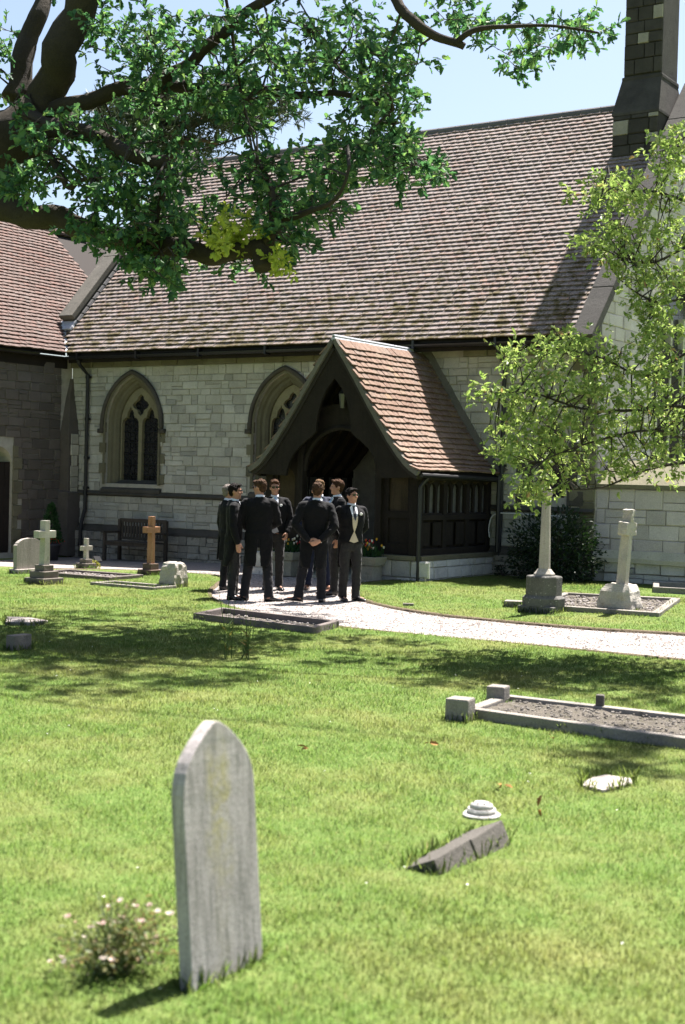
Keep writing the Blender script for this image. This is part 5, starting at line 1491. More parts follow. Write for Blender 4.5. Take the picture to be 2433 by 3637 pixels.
    for sg in (-1, 1):
        hp, kn, an, *_ = legs[sg]
        hp2 = hp+Vector((0, -.004, -.02))
        t.tube([hp2, hp2*.55+kn*.45, kn, kn*.5+an*.5+Vector((0, -.006, 0)), an*.85+kn*.15, an-Vector((0, 0, .03))], [.098, .09, .073, .068, .066, .071], 14)
        rr2 = random.Random(int(sx)+sg)
        for z_ in (.16, .3, .5):                       # cloth breaks at ankle and knee
            f_ = (z_-an.z)/(hp.z-an.z); c_ = an+(hp-an)*f_; aa = rr2.uniform(0, 6); t.tube([c_+Vector((.068*math.cos(aa), .06*math.sin(aa), .01)), c_+Vector((.068*math.cos(aa+1.6), .06*math.sin(aa+1.6), -.02))], .013, 6, round_ends=True)
    t.xf(M_); organic(t, 'trousers', MT[trous], e, .0125, 3, .7)
    # --- shoes
    for sg in (-1, 1):
        hp, kn, an, fx, fy, ft = legs[sg]; sh_ = MB(); rings = []
        for y, hw, hz in ((-.075, .02, .06), (-.065, .034, .085), (-.02, .039, .1), (.04, .042, .085), (.1, .047, .06), (.15, .046, .045), (.19, .036, .035), (.212, .016, .026)):
            rings.append([Vector((hw*math.copysign(abs(math.cos(a))**.7, math.cos(a)), y, max(0.0, hz*(.5+.5*math.sin(a))))) for a in np.linspace(0, 2*math.pi, 12, endpoint=False)])
        sh_.loft(rings); sh_.xf(Matrix.Translation((fx, fy, .0)) @ Matrix.Rotation(R(-ft), 4, 'Z')); sh_.xf(M_); sh_.build('shoe', MT[shoe], e, smooth=True)
    # --- coat with sleeves and tails
    c = MB(); cs = COAT if tails else [(.84, .195, .135, -.005)]+COAT
    c.loft([sup(rx+.006, ry+.006, cy, z) for z, rx, ry, cy in cs])
    for sg in (-1, 1):
        el, wr = Vector(A[sg][0]), Vector(A[sg][1]); d = (wr-el).normalized()
        c.tube([Vector((sg*.1, -.018, 1.475)), sh[sg]+Vector((0, 0, .012))], [.062, .072], 12, round_ends=True)
        c.tube([sh[sg]+Vector((0, 0, .012)), (sh[sg]+el)/2+Vector((sg*.006, 0, 0)), el, (el+wr)/2, wr-d*.012], [.076, .069, .061, .057, .047], 14, round_ends=True)
        for f_, r_ in ((.78, .06), (.9, .056)):          # elbow and forearm creases
            p_ = sh[sg]*(1-f_)+el*f_; c.tube([p_+Vector((sg*.03, .045, .02)), p_+Vector((-sg*.02, .05, -.02))], .014, 6, round_ends=True)
        if tails:
            # tail: curved cloth from the hip round the back to the knee
            go, gi = [], []
            nz, na = 9, 9
            for iz in range(nz):
                f_ = iz/(nz-1); z = 1.02-.50*f_; a0 = 4+7*f_*f_; a1 = 118-66*f_**1.6
                ro, ri = [], []
                for ia in range(na):
                    a = R(a0+(a1-a0)*ia/(na-1)); rx, ry = .196+.012*f_, .135+.035*f_
                    x, y = sg*rx*math.sin(a), -.005-ry*math.cos(a)
                    rip = 1+.03*math.sin(ia*1.3+f_*2); ro.append(Vector((x*rip, y*rip, z))); ri.append(Vector((x*.87, y*.87, z)))
                go.append(ro); gi.append(ri)
            rings = [go[i]+gi[i][::-1] for i in range(nz)]; c.loft(rings)
    c.loft([[Vector((.085*math.cos(a)*k, -.018+.078*math.sin(a)*k, z+.022*(-math.sin(a)))) for a in np.linspace(0, 2*math.pi, 20, endpoint=False)] for z, k in ((1.49, 1.12), (1.535, .97))])
    c.xf(M_); organic(c, 'tailcoat' if tails else 'suit_jacket', MT[coat], e, .0125, 3, .7)
    # --- front: shirt, tie, waistcoat, lapels
    if tie or waist:
        f = MB(); front_patch(f, [(-.058, 1.5), (-.03, 1.535), (.03, 1.535), (.058, 1.5), (.05, 1.4), (0, 1.23), (-.05, 1.4)], .016, M_); f.build('shirt_front', MT['shirt'], e)
        if waist:
            f = MB(); front_patch(f, [(-.05, 1.36), (-.022, 1.33), (0, 1.27), (.022, 1.33), (.05, 1.36), (.036, 1.22), (.0, 1.09), (-.036, 1.22)], .020, M_)
            front_patch(f, [(0, 1.125), (.03, 1.06), (.075, .96), (.0, .935), (-.075, .96), (-.03, 1.06)], .014, M_); f.build('waistcoat', MT[waist], e)
        if tie:
            f = MB(); front_patch(f, [(-.02, 1.525), (.02, 1.525), (.015, 1.495), (.026, 1.36), (0, 1.29), (-.026, 1.36), (-.015, 1.495)], .027, M_, .01); f.build('tie', MT[tie], e)
        for sg in (-1, 1):
            f = MB(); front_patch(f, [(sg*.066, 1.51), (sg*.1, 1.465), (sg*.118, 1.39), (sg*.098, 1.375), (sg*.1, 1.34), (sg*.012, 1.13), (sg*.006, 1.19), (sg*.052, 1.4)], .018, M_); f.build('lapel', MT[coat], e)
    if flower:
        f = MB(); p_ = Vector((-.098, coat_y(-.098, 1.4, .035), 1.4))
        for k in range(6):
            a = k*1.05; f.ell(p_+Vector((.013*math.cos(a), .004, .013*math.sin(a))), (.012, .007, .012), nu=7, nv=5)
        f.xf(M_); f.build('buttonhole_flower', MT['white_petal'], e, smooth=True)
    return e


person('man at the far left of the group, grey hair, dark coat, turned towards the others', 803, 2092, 118, 1.73, trous='cloth_charcoal', hair='hair_grey', stance={'l': (-.12, .0, -8), 'r': (.1, .06, 10)})
person('man in profile with dark hair and black spectacles in the left group', 826, 2124, 96, 1.77, trous='cloth_grey', hair='hair_dark', glasses=True, stance={'l': (-.1, .03, -6), 'r': (.1, -.02, 12)}, head=(-6, 0, 0), tie='tie_black')
person('tall man in tailcoat seen from behind with short brown hair, left group', 914, 2128, 182, 1.845, trous='cloth_charcoal', hair='hair_chestnut', shades=True, head=(48, -6, 0), stance={'l': (-.19, .0, -50), 'r': (.17, -.08, 75)}, arms='fold', wide=1.04)
person('man facing the camera with dark sunglasses, pale blue tie and grey waistcoat', 968, 2088, 6, 1.80, trous='cloth_grey', hair='hair_brown', arms='front', shades=True, tie='tie_blue', waist='waist_grey', flower=True, curls=26, head=(4, -3, 2), stance={'l': (-.1, .06, -15), 'r': (.1, -.05, 15)})
person('man seen from behind with hands clasped behind his tailcoat', 1103, 2133, 180, 1.815, trous='cloth_charcoal', hair='hair_chestnut', arms='clasp', curls=16, stance={'l': (-.18, -.03, -78), 'r': (.15, .0, 8)}, head=(-4, -4, 0), lean=2.0, wide=1.06)
person('man in navy suit mostly hidden behind the man with clasped hands', 1125, 2086, 2, 1.80, coat='cloth_navy', trous='cloth_navy', hair='hair_fair', tails=False, shoe='shoe_brown', curls=16, wide=1.05, tie='tie_blue', stance={'l': (-.17, .0, -15), 'r': (.15, .0, 15)})
person('man in profile facing left with pale blue tie, fair brown hair', 1188, 2106, -72, 1.84, trous='cloth_grey', hair='hair_brown', tie='tie_blue', waist='waist_grey', flower=True, head=(-12, 0, 0), stance={'l': (-.1, .05, -10), 'r': (.1, -.03, 12)})
person('man at the right of the group in sunglasses, black tie and beige waistcoat', 1240, 2128, 22, 1.735, trous='cloth_grey', hair='hair_dark', arms='behind', shades=True, tie='tie_black', waist='waist_beige', flower=True, head=(22, 0, 0), stance={'l': (-.1, .03, -30), 'r': (.1, -.03, 5)}, wide=1.05)
finish_organic()

# ------------------------------------------------------------------ leaves
def leaf_cloud(name, P, D, size, mat, parent, shape, rng, tilt=.6, fold=.18):
    """P (n,3) leaf bases, D (n,3) directions; shape (k,2) outline (across, along) with base at 0, fan triangulated"""
    n = len(P); D = D/np.maximum(1e-6, np.linalg.norm(D, axis=1))[:, None]
    up = rng.normal(0, tilt, (n, 3)); up[:, 2] += 1
    S = np.cross(D, up); S /= np.maximum(1e-6, np.linalg.norm(S, axis=1))[:, None]; N = np.cross(S, D)
    sz = size*rng.uniform(.45, 1.25, n)
    sh = np.asarray(shape, float); k = len(sh)
    ax, al = sh[:, 0], sh[:, 1]
    V = P[:, None, :]+sz[:, None, None]*(S[:, None, :]*ax[None, :, None]+D[:, None, :]*al[None, :, None]+N[:, None, :]*(np.abs(ax)*fold*2-al**2*.18)[None, :, None])
    F = np.array([(0, i, i+1) for i in range(1, k-1)]); F = (F[None]+np.arange(n)[:, None, None]*k).reshape(-1, 3)
    return np_mesh(name, V.reshape(-1, 3), F, mat, parent)


OAK = [(0, 0), (.10, .12), (.06, .22), (.24, .36), (.13, .48), (.30, .66), (.17, .76), (.16, .92), (0, 1), (-.16, .92), (-.17, .76), (-.30, .66), (-.13, .48), (-.24, .36), (-.06, .22), (-.10, .12)]
OVAL = [(0, 0), (.2, .3), (.24, .55), (.12, .85), (0, 1), (-.12, .85), (-.24, .55), (-.2, .3)]
DIAM = [(0, 0), (.28, .45), (0, 1), (-.28, .45)]


def sample_clumps(polys, n, rng, dmin, dmax, sep):
    """clump centres inside picture polygons, at depths between dmin and dmax"""
    out = []; pts = []
    for poly, cnt in polys:
        xs = [p[0] for p in poly]; ys = [p[1] for p in poly]; tries = 0; got = 0
        while got < cnt*n and tries < 40*cnt*n+200:
            tries += 1
            x, y = rng.uniform(min(xs), max(xs)), rng.uniform(min(ys), max(ys))
            if not inpoly(np.array([x]), np.array([y]), poly)[0]: continue
            d = rng.uniform(dmin, dmax)
            if any((x-a)**2+(y-b)**2 < sep*sep and abs(d-c) < 1.0 for a, b, c in pts): continue
            pts.append((x, y, d)); out.append(np.array(at(x, y, d))); got += 1
    return out


def rosettes(centres, rng, twigs, per, rad, droop=.1):
    P, D, T = [], [], []
    for c in centres:
        k = rng.integers(twigs[0], twigs[1]+1)
        for _ in range(k):
            d = rng.normal(0, 1, 3); d[2] = d[2]*.6-droop; d /= np.linalg.norm(d)
            ln = rad*rng.uniform(.5, 1.25); tip = c+d*ln; T.append((c, tip))
            m = rng.integers(per[0], per[1]+1)
            for i in range(m):
                f = 1-.55*rng.random()**1.5; p = c+d*ln*f
                q = d*.7+rng.normal(0, .75, 3); P.append(p); D.append(q)
    return np.array(P), np.array(D), T


def limb(mb, pts, r0, r1, n=9, wob=.0):
    q = smooth_poly(pts, 5); m = len(q)
    rad = [r0+(r1-r0)*(i/(m-1))**.8 for i in range(m)]
    if wob: q = [p+mnoise.noise_vector(p*2.2)*wob*rad[i]*2 for i, p in enumerate(q)]; rad = [r_*(1+.12*mnoise.noise(q[i]*3)) for i, r_ in enumerate(rad)]
    mb.tube(q, rad, n)


def grow(tips, centres, rng, mb, r=.012):
    """thin branches from skeleton points to the clump centres"""
    S = np.array(tips)
    for c in centres:
        dd = np.linalg.norm(S-c, axis=1); j = int(np.argmin(dd+rng.uniform(0, .3, len(dd))))
        a = S[j]; 
        if dd[j] > .8: continue
        mid = (a+c)/2+rng.normal(0, .12, 3)*dd[j]; mid[2] += .08*dd[j]
        mb.tube([Vector(a), Vector(mid), Vector(c)], [r*1.3+.004*dd[j], r, r*.5], 5)


# ------------------------------------------------------------------ the oak
rg = np.random.default_rng(5)
TB = at(-260, 1350, 19.0); TB.z = gz(TB.x, TB.y)
oak = empty('oak_tree', TB, 'great spreading oak whose limbs overhang the church from the left', 'tree')
tr = MB()
fork = at(-150, 520, 19.0)
limb(tr, [TB-Vector((0, 0, .3)), TB+Vector((0, 0, .6)), TB.lerp(fork, .5), fork, at(20, 330, 18.8), at(110, 250, 18.7)], .62, .36, 14, .25)
limb(tr, [TB-Vector((0, 0, .3)), TB+Vector((.05, 0, .25))], .95, .6, 14, .3)
trunk = tr.build('trunk', MT['bark'], oak, smooth=True, rough=.02, rs=9)
skel = []


def add_limb(pts, r0, r1, keep=True, n=9):
    t = MB(); P_ = [at(*p) for p in pts]; limb(t, P_, r0, r1, n, .35); t.build('limb', MT['bark'], oak, smooth=True, sub=1, rough=.05*r0, rs=14)
    if keep:
        for p in smooth_poly(P_, 6): skel.append(np.array(p))


add_limb([(20, 330, 18.8), (100, 230, 18.7), (150, 110, 18.5), (200, -60, 18.3), (260, -260, 18.0), (420, -480, 17.5)], .29, .17, n=12)
add_limb([(30, 240, 18.8), (60, 120, 19.0), (90, 20, 19.2), (70, -120, 19.4)], .17, .1)
add_limb([(90, 260, 18.7), (180, 235, 18.4), (290, 205, 18.2), (400, 165, 18.0), (470, 110, 17.8), (560, 30, 17.5), (700, -60, 17.2), (900, -150, 16.8)], .12, .05)
add_limb([(320, 195, 18.2), (440, 200, 18.6), (580, 205, 18.8), (680, 215, 18.6), (780, 215, 18.2), (900, 250, 17.8)], .11, .025)
add_limb([(40, 265, 18.8), (90, 283, 18.2), (180, 305, 17.6), (240, 330, 17.3), (290, 352, 17.1), (345, 368, 17.0), (378, 372, 16.9)], .13, .075)
add_limb([(45, 300, 18.6), (85, 340, 18.1), (120, 362, 17.8), (140, 400, 17.6), (160, 430, 17.5), (185, 412, 17.3), (220, 408, 17.2)], .075, .018)
add_limb([(-60, 455, 19.0), (40, 475, 18.5), (105, 500, 18.2), (170, 515, 18.0), (260, 540, 17.7), (380, 572, 17.4), (470, 580, 17.2), (540, 575, 17.0), (600, 560, 16.9)], .19, .095, n=11)
add_limb([(585, 562, 16.9), (600, 590, 16.85), (606, 622, 16.8)], .12, .11)
add_limb([(605, 570, 16.9), (622, 520, 16.8), (626, 460, 16.8), (612, 410, 16.9), (590, 370, 17.0)], .09, .02)
add_limb([(628, 500, 16.8), (690, 490, 16.6), (750, 470, 16.4), (785, 430, 16.3), (800, 380, 16.3)], .05, .015)
add_limb([(350, 368, 17.0), (370, 430, 17.1), (360, 500, 17.2), (365, 580, 17.2)], .05, .015)
add_limb([(560, -420, 18.0), (820, -130, 17.2), (935, 35, 16.6), (985, 75, 16.5), (1045, 98, 16.4), (1062, 106, 16.4)], .085, .04)
add_limb([(1040, 98, 16.4), (1090, 70, 16.3), (1180, 60, 16.2), (1280, 60, 16.1), (1370, 75, 16.0)], .04, .012)
add_limb([(700, 60, 18.6), (780, 160, 18.6), (860, 210, 18.4), (920, 320, 18.2), (960, 380, 18.0)], .04, .012)

oak_polys = [
    ([(190, 38), (420, 30), (640, 30), (880, 30), (965, 60), (960, 110), (870, 130), (800, 150), (640, 160), (480, 180), (330, 190), (240, 170), (235, 110)], 3.2),
    ([(260, 185), (420, 180), (640, 150), (680, 200), (660, 240), (560, 245), (430, 240), (300, 250)], 1.2), ([(500, 250), (590, 240), (600, 290), (520, 300)], .3),
    ([(700, 130), (860, 130), (930, 190), (910, 250), (830, 230), (740, 230), (690, 190)], 1.0),
    ([(800, 215), (900, 180), (930, 250), (960, 330), (1012, 395), (985, 412), (900, 420), (860, 440), (800, 400), (770, 320)], 1.9),
    ([(60, 290), (200, 270), (330, 290), (450, 330), (560, 350), (640, 360), (600, 400), (480, 390), (360, 400), (240, 370), (110, 350)], .85),
    ([(130, 380), (250, 370), (400, 395), (420, 470), (400, 560), (330, 600), (230, 580), (170, 540), (190, 460)], 2.2),
    ([(40, 370), (75, 370), (88, 430), (50, 455), (35, 440)], .35),
    ([(40, 290), (120, 290), (110, 350), (60, 340)], .25),
    ([(330, 560), (400, 560), (402, 620), (360, 645), (335, 610)], .4),
    ([(410, 450), (520, 440), (525, 480), (440, 510), (405, 500)], .25),
    ([(590, 440), (690, 430), (720, 500), (690, 560), (630, 590), (590, 560)], .9),
    ([(690, 340), (790, 370), (780, 470), (730, 510), (690, 480), (720, 430)], .5),
    ([(560, 360), (660, 350), (650, 420), (600, 440), (560, 400)], .3),
    ([(1000, 30), (1200, 30), (1380, 40), (1385, 85), (1250, 90), (1120, 105), (1030, 70)], .75),
    ([(1160, 90), (1260, 95), (1250, 150), (1190, 172), (1155, 140)], .25),
    ([(870, 120), (970, 140), (965, 180), (900, 180)], .25),
    ([(400, 560), (520, 575), (600, 600), (570, 612), (430, 600)], .15),
    ([(-220, 30), (40, 20), (40, 300), (-220, 330)], .8),
    ([(-200, -500), (1000, -500), (1200, 20), (-200, 20)], 2.2),
]
cen = sample_clumps(oak_polys[:5]+oak_polys[14:], 23, rg, 16.9, 20.2, 18)+sample_clumps(oak_polys[5:14], 28, rg, 16.5, 18.8, 17)
# the crown above the frame, whose shade falls on the lawn
for poly, cnt, z0, z1 in (([(20, 1390), (520, 1390), (760, 1440), (760, 1455), (600, 1495), (300, 1520), (20, 1520)], 78, 10.5, 15.0),
                          ([(20, 1520), (650, 1520), (600, 1560), (180, 1600), (20, 1590)], 36, 10.5, 14),
                          ([(560, 1385), (800, 1400), (800, 1425), (620, 1420)], 12, 10.5, 13),
                          ([(700, 1515), (860, 1505), (860, 1530)], 3, 10.5, 13),
                          ([(960, 1560), (1040, 1500), (1540, 1525), (1540, 1630), (1300, 1615), (1080, 1590)], 46, 10.0, 13.0),
                          ([(1300, 1700), (1540, 1690), (1540, 1770), (1380, 1760)], 14, 9.5, 12)):
    xs = [p[0] for p in poly]; ys = [p[1] for p in poly]; got = 0
    while got < cnt:
        x, y = rg.uniform(min(xs), max(xs)), rg.uniform(min(ys), max(ys))
        if not inpoly(np.array([x]), np.array([y]), poly)[0]: continue
        z = rg.uniform(z0, z1); g = at_ground(x, y); c = np.array(g+L*(z/L.z)); cen.append(c); got += 1
HIGH = [np.array(c) for c in cen[-200:]]
for i in range(6):
    c = HIGH[int(rg.integers(len(HIGH)))]; a = np.array(at(420, -480, 17.5))
    t = MB(); m_ = (a+c)/2+np.array([0, 0, .8]); limb(t, [Vector(a), Vector(m_)+Vector(rg.normal(0, .7, 3)), Vector(c)], .04, .01, 8, 1.2); t.build('limb', MT['bark'], oak, smooth=True)
    for p in smooth_poly([Vector(a), Vector(m_), Vector(c)], 8): skel.append(np.array(p))
P, D, T = rosettes(cen, rg, (5, 8), (5, 9), .31)
leaf_cloud('crown', P, D, .118, MT['oak_leaf'], oak, OAK, rg)
tw = MB(); grow(skel, cen, rg, tw)
for a, b_ in T[::2]: tw.tube([Vector(a), Vector(b_)], [.006, .003], 4, cap=False)
o = tw.build('twigs', MT['twig'], oak); o['kind'] = 'stuff'
ycen = sample_clumps([([(480, 500), (560, 490), (588, 530), (570, 572), (500, 580), (468, 555)], 1.0), ([(610, 585), (655, 590), (660, 618), (620, 620)], .3)], 26, rg, 16.5, 17.1, 9)
P, D, T = rosettes(ycen, rg, (4, 6), (4, 6), .16)
leaf_cloud('young_leaves', P, D, .1, MT['oak_young_sunlit'], oak, OAK, rg)['kind'] = 'stuff'

# ------------------------------------------------------------------ small tree at the right
rg = np.random.default_rng(11)
RD = 15.6
RB = at(1760, 1480, RD); RB.z = 0
rtree = empty('small_leafy_tree', RB, 'small bright green leafy tree reaching in from the right over the column', 'tree')
t = MB(); limb(t, [RB-Vector((0, 0, .2)), at(1760, 1200, RD), at(1730, 900, RD+.1), at(1700, 600, RD), at(1690, 350, RD)], .13, .05, 10, .25); t.build('trunk', MT['twig'], rtree, smooth=True)
skel = []


def rl(pts, r0, r1):
    t = MB(); P_ = [at(*p) for p in pts]; limb(t, P_, r0, r1, 7, .2); t.build('branch', MT['twig'], rtree, smooth=True)
    for p in smooth_poly(P_, 6): skel.append(np.array(p))


rl([(1735, 1000, RD), (1600, 1010, RD-.2), (1500, 985, RD-.4), (1400, 1000, RD-.5), (1300, 1030, RD-.6), (1230, 1060, RD-.6)], .026, .006)
rl([(1735, 980, RD), (1560, 930, RD), (1440, 940, RD-.1), (1330, 935, RD-.2), (1220, 900, RD-.3), (1120, 900, RD-.3)], .028, .006)
rl([(1730, 1100, RD), (1600, 1060, RD+.2), (1480, 1075, RD+.1), (1380, 1115, RD), (1290, 1120, RD)], .026, .006)
rl([(1725, 850, RD), (1600, 800, RD+.1), (1480, 860, RD+.2), (1380, 820, RD+.2), (1280, 800, RD+.1), (1180, 800, RD)], .024, .005)
rl([(1715, 780, RD), (1600, 690, RD), (1500, 690, RD+.1), (1420, 640, RD+.2), (1370, 560, RD+.2)], .022, .005)
rl([(1700, 620, RD), (1600, 560, RD-.1), (1500, 600, RD-.2), (1430, 600, RD-.2)], .03, .006)
rl([(1695, 500, RD), (1600, 470, RD), (1500, 440, RD+.1), (1420, 440, RD+.1), (1360, 460, RD+.1)], .03, .006)
rl([(1690, 420, RD), (1600, 350, RD), (1530, 330, RD)], .025, .006)
r_polys = [
    ([(1150, 790), (1240, 765), (1330, 755), (1430, 800), (1440, 860), (1380, 900), (1250, 880), (1160, 850)], 1.25),
    ([(1055, 905), (1120, 885), (1220, 880), (1400, 890), (1540, 930), (1540, 1040), (1400, 1040), (1250, 1030), (1150, 980), (1120, 920)], 2.3),
    ([(1130, 985), (1250, 1030), (1420, 1040), (1540, 1050), (1540, 1080), (1440, 1090), (1300, 1110), (1220, 1140), (1180, 1110), (1130, 1040)], 1.15),
    ([(1165, 1110), (1225, 1110), (1225, 1155), (1190, 1160)], .15),
    ([(1320, 450), (1390, 400), (1470, 390), (1540, 400), (1540, 560), (1480, 590), (1390, 600), (1360, 540), (1380, 490)], 1.5),
    ([(1480, 330), (1540, 300), (1540, 400), (1490, 390)], .3),
    ([(1390, 600), (1540, 580), (1540, 690), (1480, 680), (1420, 650)], .5),
    ([(1440, 690), (1540, 680), (1540, 920), (1500, 920), (1460, 800)], .9),
    ([(1340, 560), (1370, 550), (1370, 580), (1335, 580)], .12),
    ([(1540, 250), (1750, 250), (1800, 700), (1750, 1150), (1540, 1120)], 3.2),
]
cen = sample_clumps(r_polys, 40, rg, RD-.9, RD+.9, 14)
P, D, T = rosettes(cen, rg, (4, 7), (6, 9), .2, .0)
leaf_cloud('crown', P, D, .07, MT['cherry_leaf'], rtree, OVAL, rg, .8)
tw = MB(); grow(skel, cen, rg, tw, .006)
for a, b_ in T[::3]: tw.tube([Vector(a), Vector(b_)], [.0025, .0015], 4, cap=False)
o = tw.build('twigs', MT['twig'], rtree); o['kind'] = 'stuff'

# ------------------------------------------------------------------ pine behind the church
rg = np.random.default_rng(17)
PD = 43.0
PB = at(385, 1100, PD); PB.z = 0
pine = empty('pine_tree', PB, 'dark flat-topped pine rising behind the nave ridge', 'tree')
t = MB(); limb(t, [PB, at(388, 600, PD), at(378, 330, PD), at(375, 250, PD), at(380, 180, PD)], .5, .14, 10, .2); t.build('trunk', MT['pine_bark'], pine, smooth=True)
skel = []
for pts in ([(378, 320, PD), (330, 300, PD), (270, 305, PD-.5), (210, 290, PD-1)], [(378, 310, PD), (430, 285, PD), (500, 270, PD), (560, 275, PD), (640, 262, PD)], [(376, 290, PD), (340, 255, PD+.5), (290, 240, PD+.5)],
            [(376, 270, PD), (420, 240, PD), (480, 235, PD-.5), (560, 240, PD-1)], [(378, 340, PD), (440, 320, PD-1), (500, 330, PD-1)], [(376, 345, PD), (330, 330, PD-1), (290, 340, PD-1)]):
    t = MB(); P_ = [at(*p) for p in pts]; limb(t, P_, .14, .03, 7, .2); t.build('limb', MT['pine_bark'], pine, smooth=True)
    for p in smooth_poly(P_, 6): skel.append(np.array(p))
cen = sample_clumps([([(200, 240), (380, 200), (560, 230), (680, 240), (675, 275), (600, 300), (500, 300), (380, 300), (210, 310)], 2.6), ([(240, 310), (420, 310), (520, 325), (500, 360), (350, 370), (260, 350)], .9)], 60, rg, PD-2, PD+2, 8)
P, D, T = rosettes(cen, rg, (7, 9), (7, 9), .5, -.1)
D[:, 2] += .5
leaf_cloud('crown', P, D, .3, MT['pine'], pine, [(0, 0), (.085, .4), (0, 1), (-.085, .4)], rg, .8)
tw = MB(); grow(skel, cen, rg, tw, .02); o = tw.build('twigs', MT['twig'], pine); o['kind'] = 'stuff'

# ------------------------------------------------------------------ bushes, pots, flowers
def bush(name, label, centre, rad, n, size, mat, shape=OVAL, cat='bush', seed=3, stems=8, shell=.45):
    rg = np.random.default_rng(seed); c = np.array(centre)
    e = empty(name, (c[0], c[1], gz(c[0], c[1])), label, cat)
    d = rg.normal(0, 1, (n, 3)); d /= np.linalg.norm(d, axis=1)[:, None]; r_ = rg.uniform(shell, 1, n)**.6
    lump = np.array([1+.22*mnoise.noise(Vector(q)*2.3+Vector((seed, 0, 0))) for q in d])
    P = c+d*np.array(rad)*(r_*lump)[:, None]; P = P[P[:, 2] > gz(c[0], c[1])-.02]
    D = P-c+rg.normal(0, .35, P.shape); D[:, 2] += .1
    leaf_cloud('foliage', P, D, size, MT[mat], e, shape, rg, .8)
    t = MB(); g0 = Vector((c[0], c[1], gz(c[0], c[1])))
    for _ in range(stems):
        q = Vector(c)+Vector((rg.uniform(-.7, .7)*rad[0], rg.uniform(-.7, .7)*rad[1], rg.uniform(.0, .7)*rad[2])); t.tube([g0+Vector((rg.uniform(-.1, .1), rg.uniform(-.1, .1), 0)), (g0+q)/2+Vector((0, 0, .05)), q], [.014, .01, .004], 5)
    t.build('stems', MT['twig'], e); return e


bush('wall_shrub', 'dark evergreen shrub growing against the wall behind the column', (-10.95, 23.55, .62), (.95, .5, .85), 5200, .075, 'bush', seed=4, shell=.2)
bush('wall_shrub', 'small straggly shrub sprouting from the wall foot by the porch corner', (-12.2, 23.9, .16), (.14, .12, .14), 130, .05, 'bush', seed=8, stems=3)
# clipped conifer in a pot with red flowers
b = Vector((-22.75, 22.6, 0)); b.z = gz(b.x, b.y)-.03
e = empty('potted_conifer', b, 'dark green cone-shaped conifer in a pot with red flowers by the wing', 'potted plant')
t = MB(); t.loft([[b+Vector((r_*math.cos(a), r_*math.sin(a), z)) for a in np.linspace(0, 2*math.pi, 16, endpoint=False)] for r_, z in ((.16, 0), (.22, .33), (.24, .34), (.24, .38), (.2, .38), (.19, .3))]); t.build('pot', MT['pot'], e, smooth=True)
rg = np.random.default_rng(3); n = 1500; h = rg.random(n)**1.2; a = rg.uniform(0, 6.3, n); rr_ = (.24*(1-h)**.8+.02)*rg.uniform(.6, 1.05, n)
P = np.stack([b.x+rr_*np.cos(a), b.y+rr_*np.sin(a), b.z+.4+h*.85], 1); D = np.stack([np.cos(a)*.5, np.sin(a)*.5, np.ones(n)], 1)+rg.normal(0, .3, (n, 3))
leaf_cloud('foliage', P, D, .07, MT['conifer'], e, OVAL, rg, .8)
n = 90; a = rg.uniform(0, 6.3, n); r_ = rg.uniform(.1, .3, n); P = np.stack([b.x+r_*np.cos(a), b.y+r_*np.sin(a), b.z+.4+rg.uniform(0, .09, n)], 1)
leaf_cloud('flowers', P, rg.normal(0, 1, (n, 3)), .06, MT['red_petal'], e, OVAL, rg, .8)
t = MB(); t.tube([b+Vector((0, 0, .3)), b+Vector((0, 0, 1.15))], [.02, .006], 6); t.build('stem', MT['twig'], e)


def trough(label, x, y, seed):
    e = empty('stone_flower_trough', (x, y, .08), label, 'flower trough')
    t = MB(); t.box((x, y, .2), (.46, .3, .3), ch=.02); t.build('pedestal', MT['trough'], e, rough=.01)
    t = MB(); t.loft([[(x+sx*w, y+sy*d, z) for sx, sy in ((-1, -1), (1, -1), (1, 1), (-1, 1))] for z, w, d in ((.35, .27, .17), (.5, .32, .2), (.5, .27, .15), (.45, .26, .14))]); t.build('trough', MT['trough'], e, bev=.012, rough=.008)
    rg = np.random.default_rng(seed); n = 260; P = np.stack([x+rg.uniform(-.27, .27, n), y+rg.uniform(-.15, .15, n), .46+rg.uniform(0, .14, n)], 1); D = rg.normal(0, .35, (n, 3)); D[:, 2] += 1
    leaf_cloud('leaves', P, D, .13, MT['conifer'], e, [(0, 0), (.1, .4), (0, 1), (-.1, .4)], rg, .8)
    st = MB(); n = 34
    for k in range(n):
        px, py, h = x+rg.uniform(-.28, .3), y+rg.uniform(-.15, .15), rg.uniform(.62, .8)
        st.tube([(px, py, .46), (px+rg.uniform(-.03, .03), py, h)], .004, 4)
        q = MB(); q.ell((px, py, h+.015), (.019, .019, .03), nu=7, nv=5); q.build('flower', MT['tulip_petal'], e, smooth=True)
    st.build('stems', MT['conifer'], e)


trough('stone trough of tulips at the right of the porch opening', -13.42, 21.1, 3)
trough('stone trough of tulips at the left of the porch opening, behind the men', -15.2, 21.1, 4)
# yellow alpine at the small cross
b = GP(330, 2016); bush('yellow_alpine', 'low yellow flowering cushion at the foot of the small cross', (b.x, b.y, b.z+.05), (.17, .13, .1), 420, .035, 'yellow_petal', cat='plant', seed=6, stems=3)
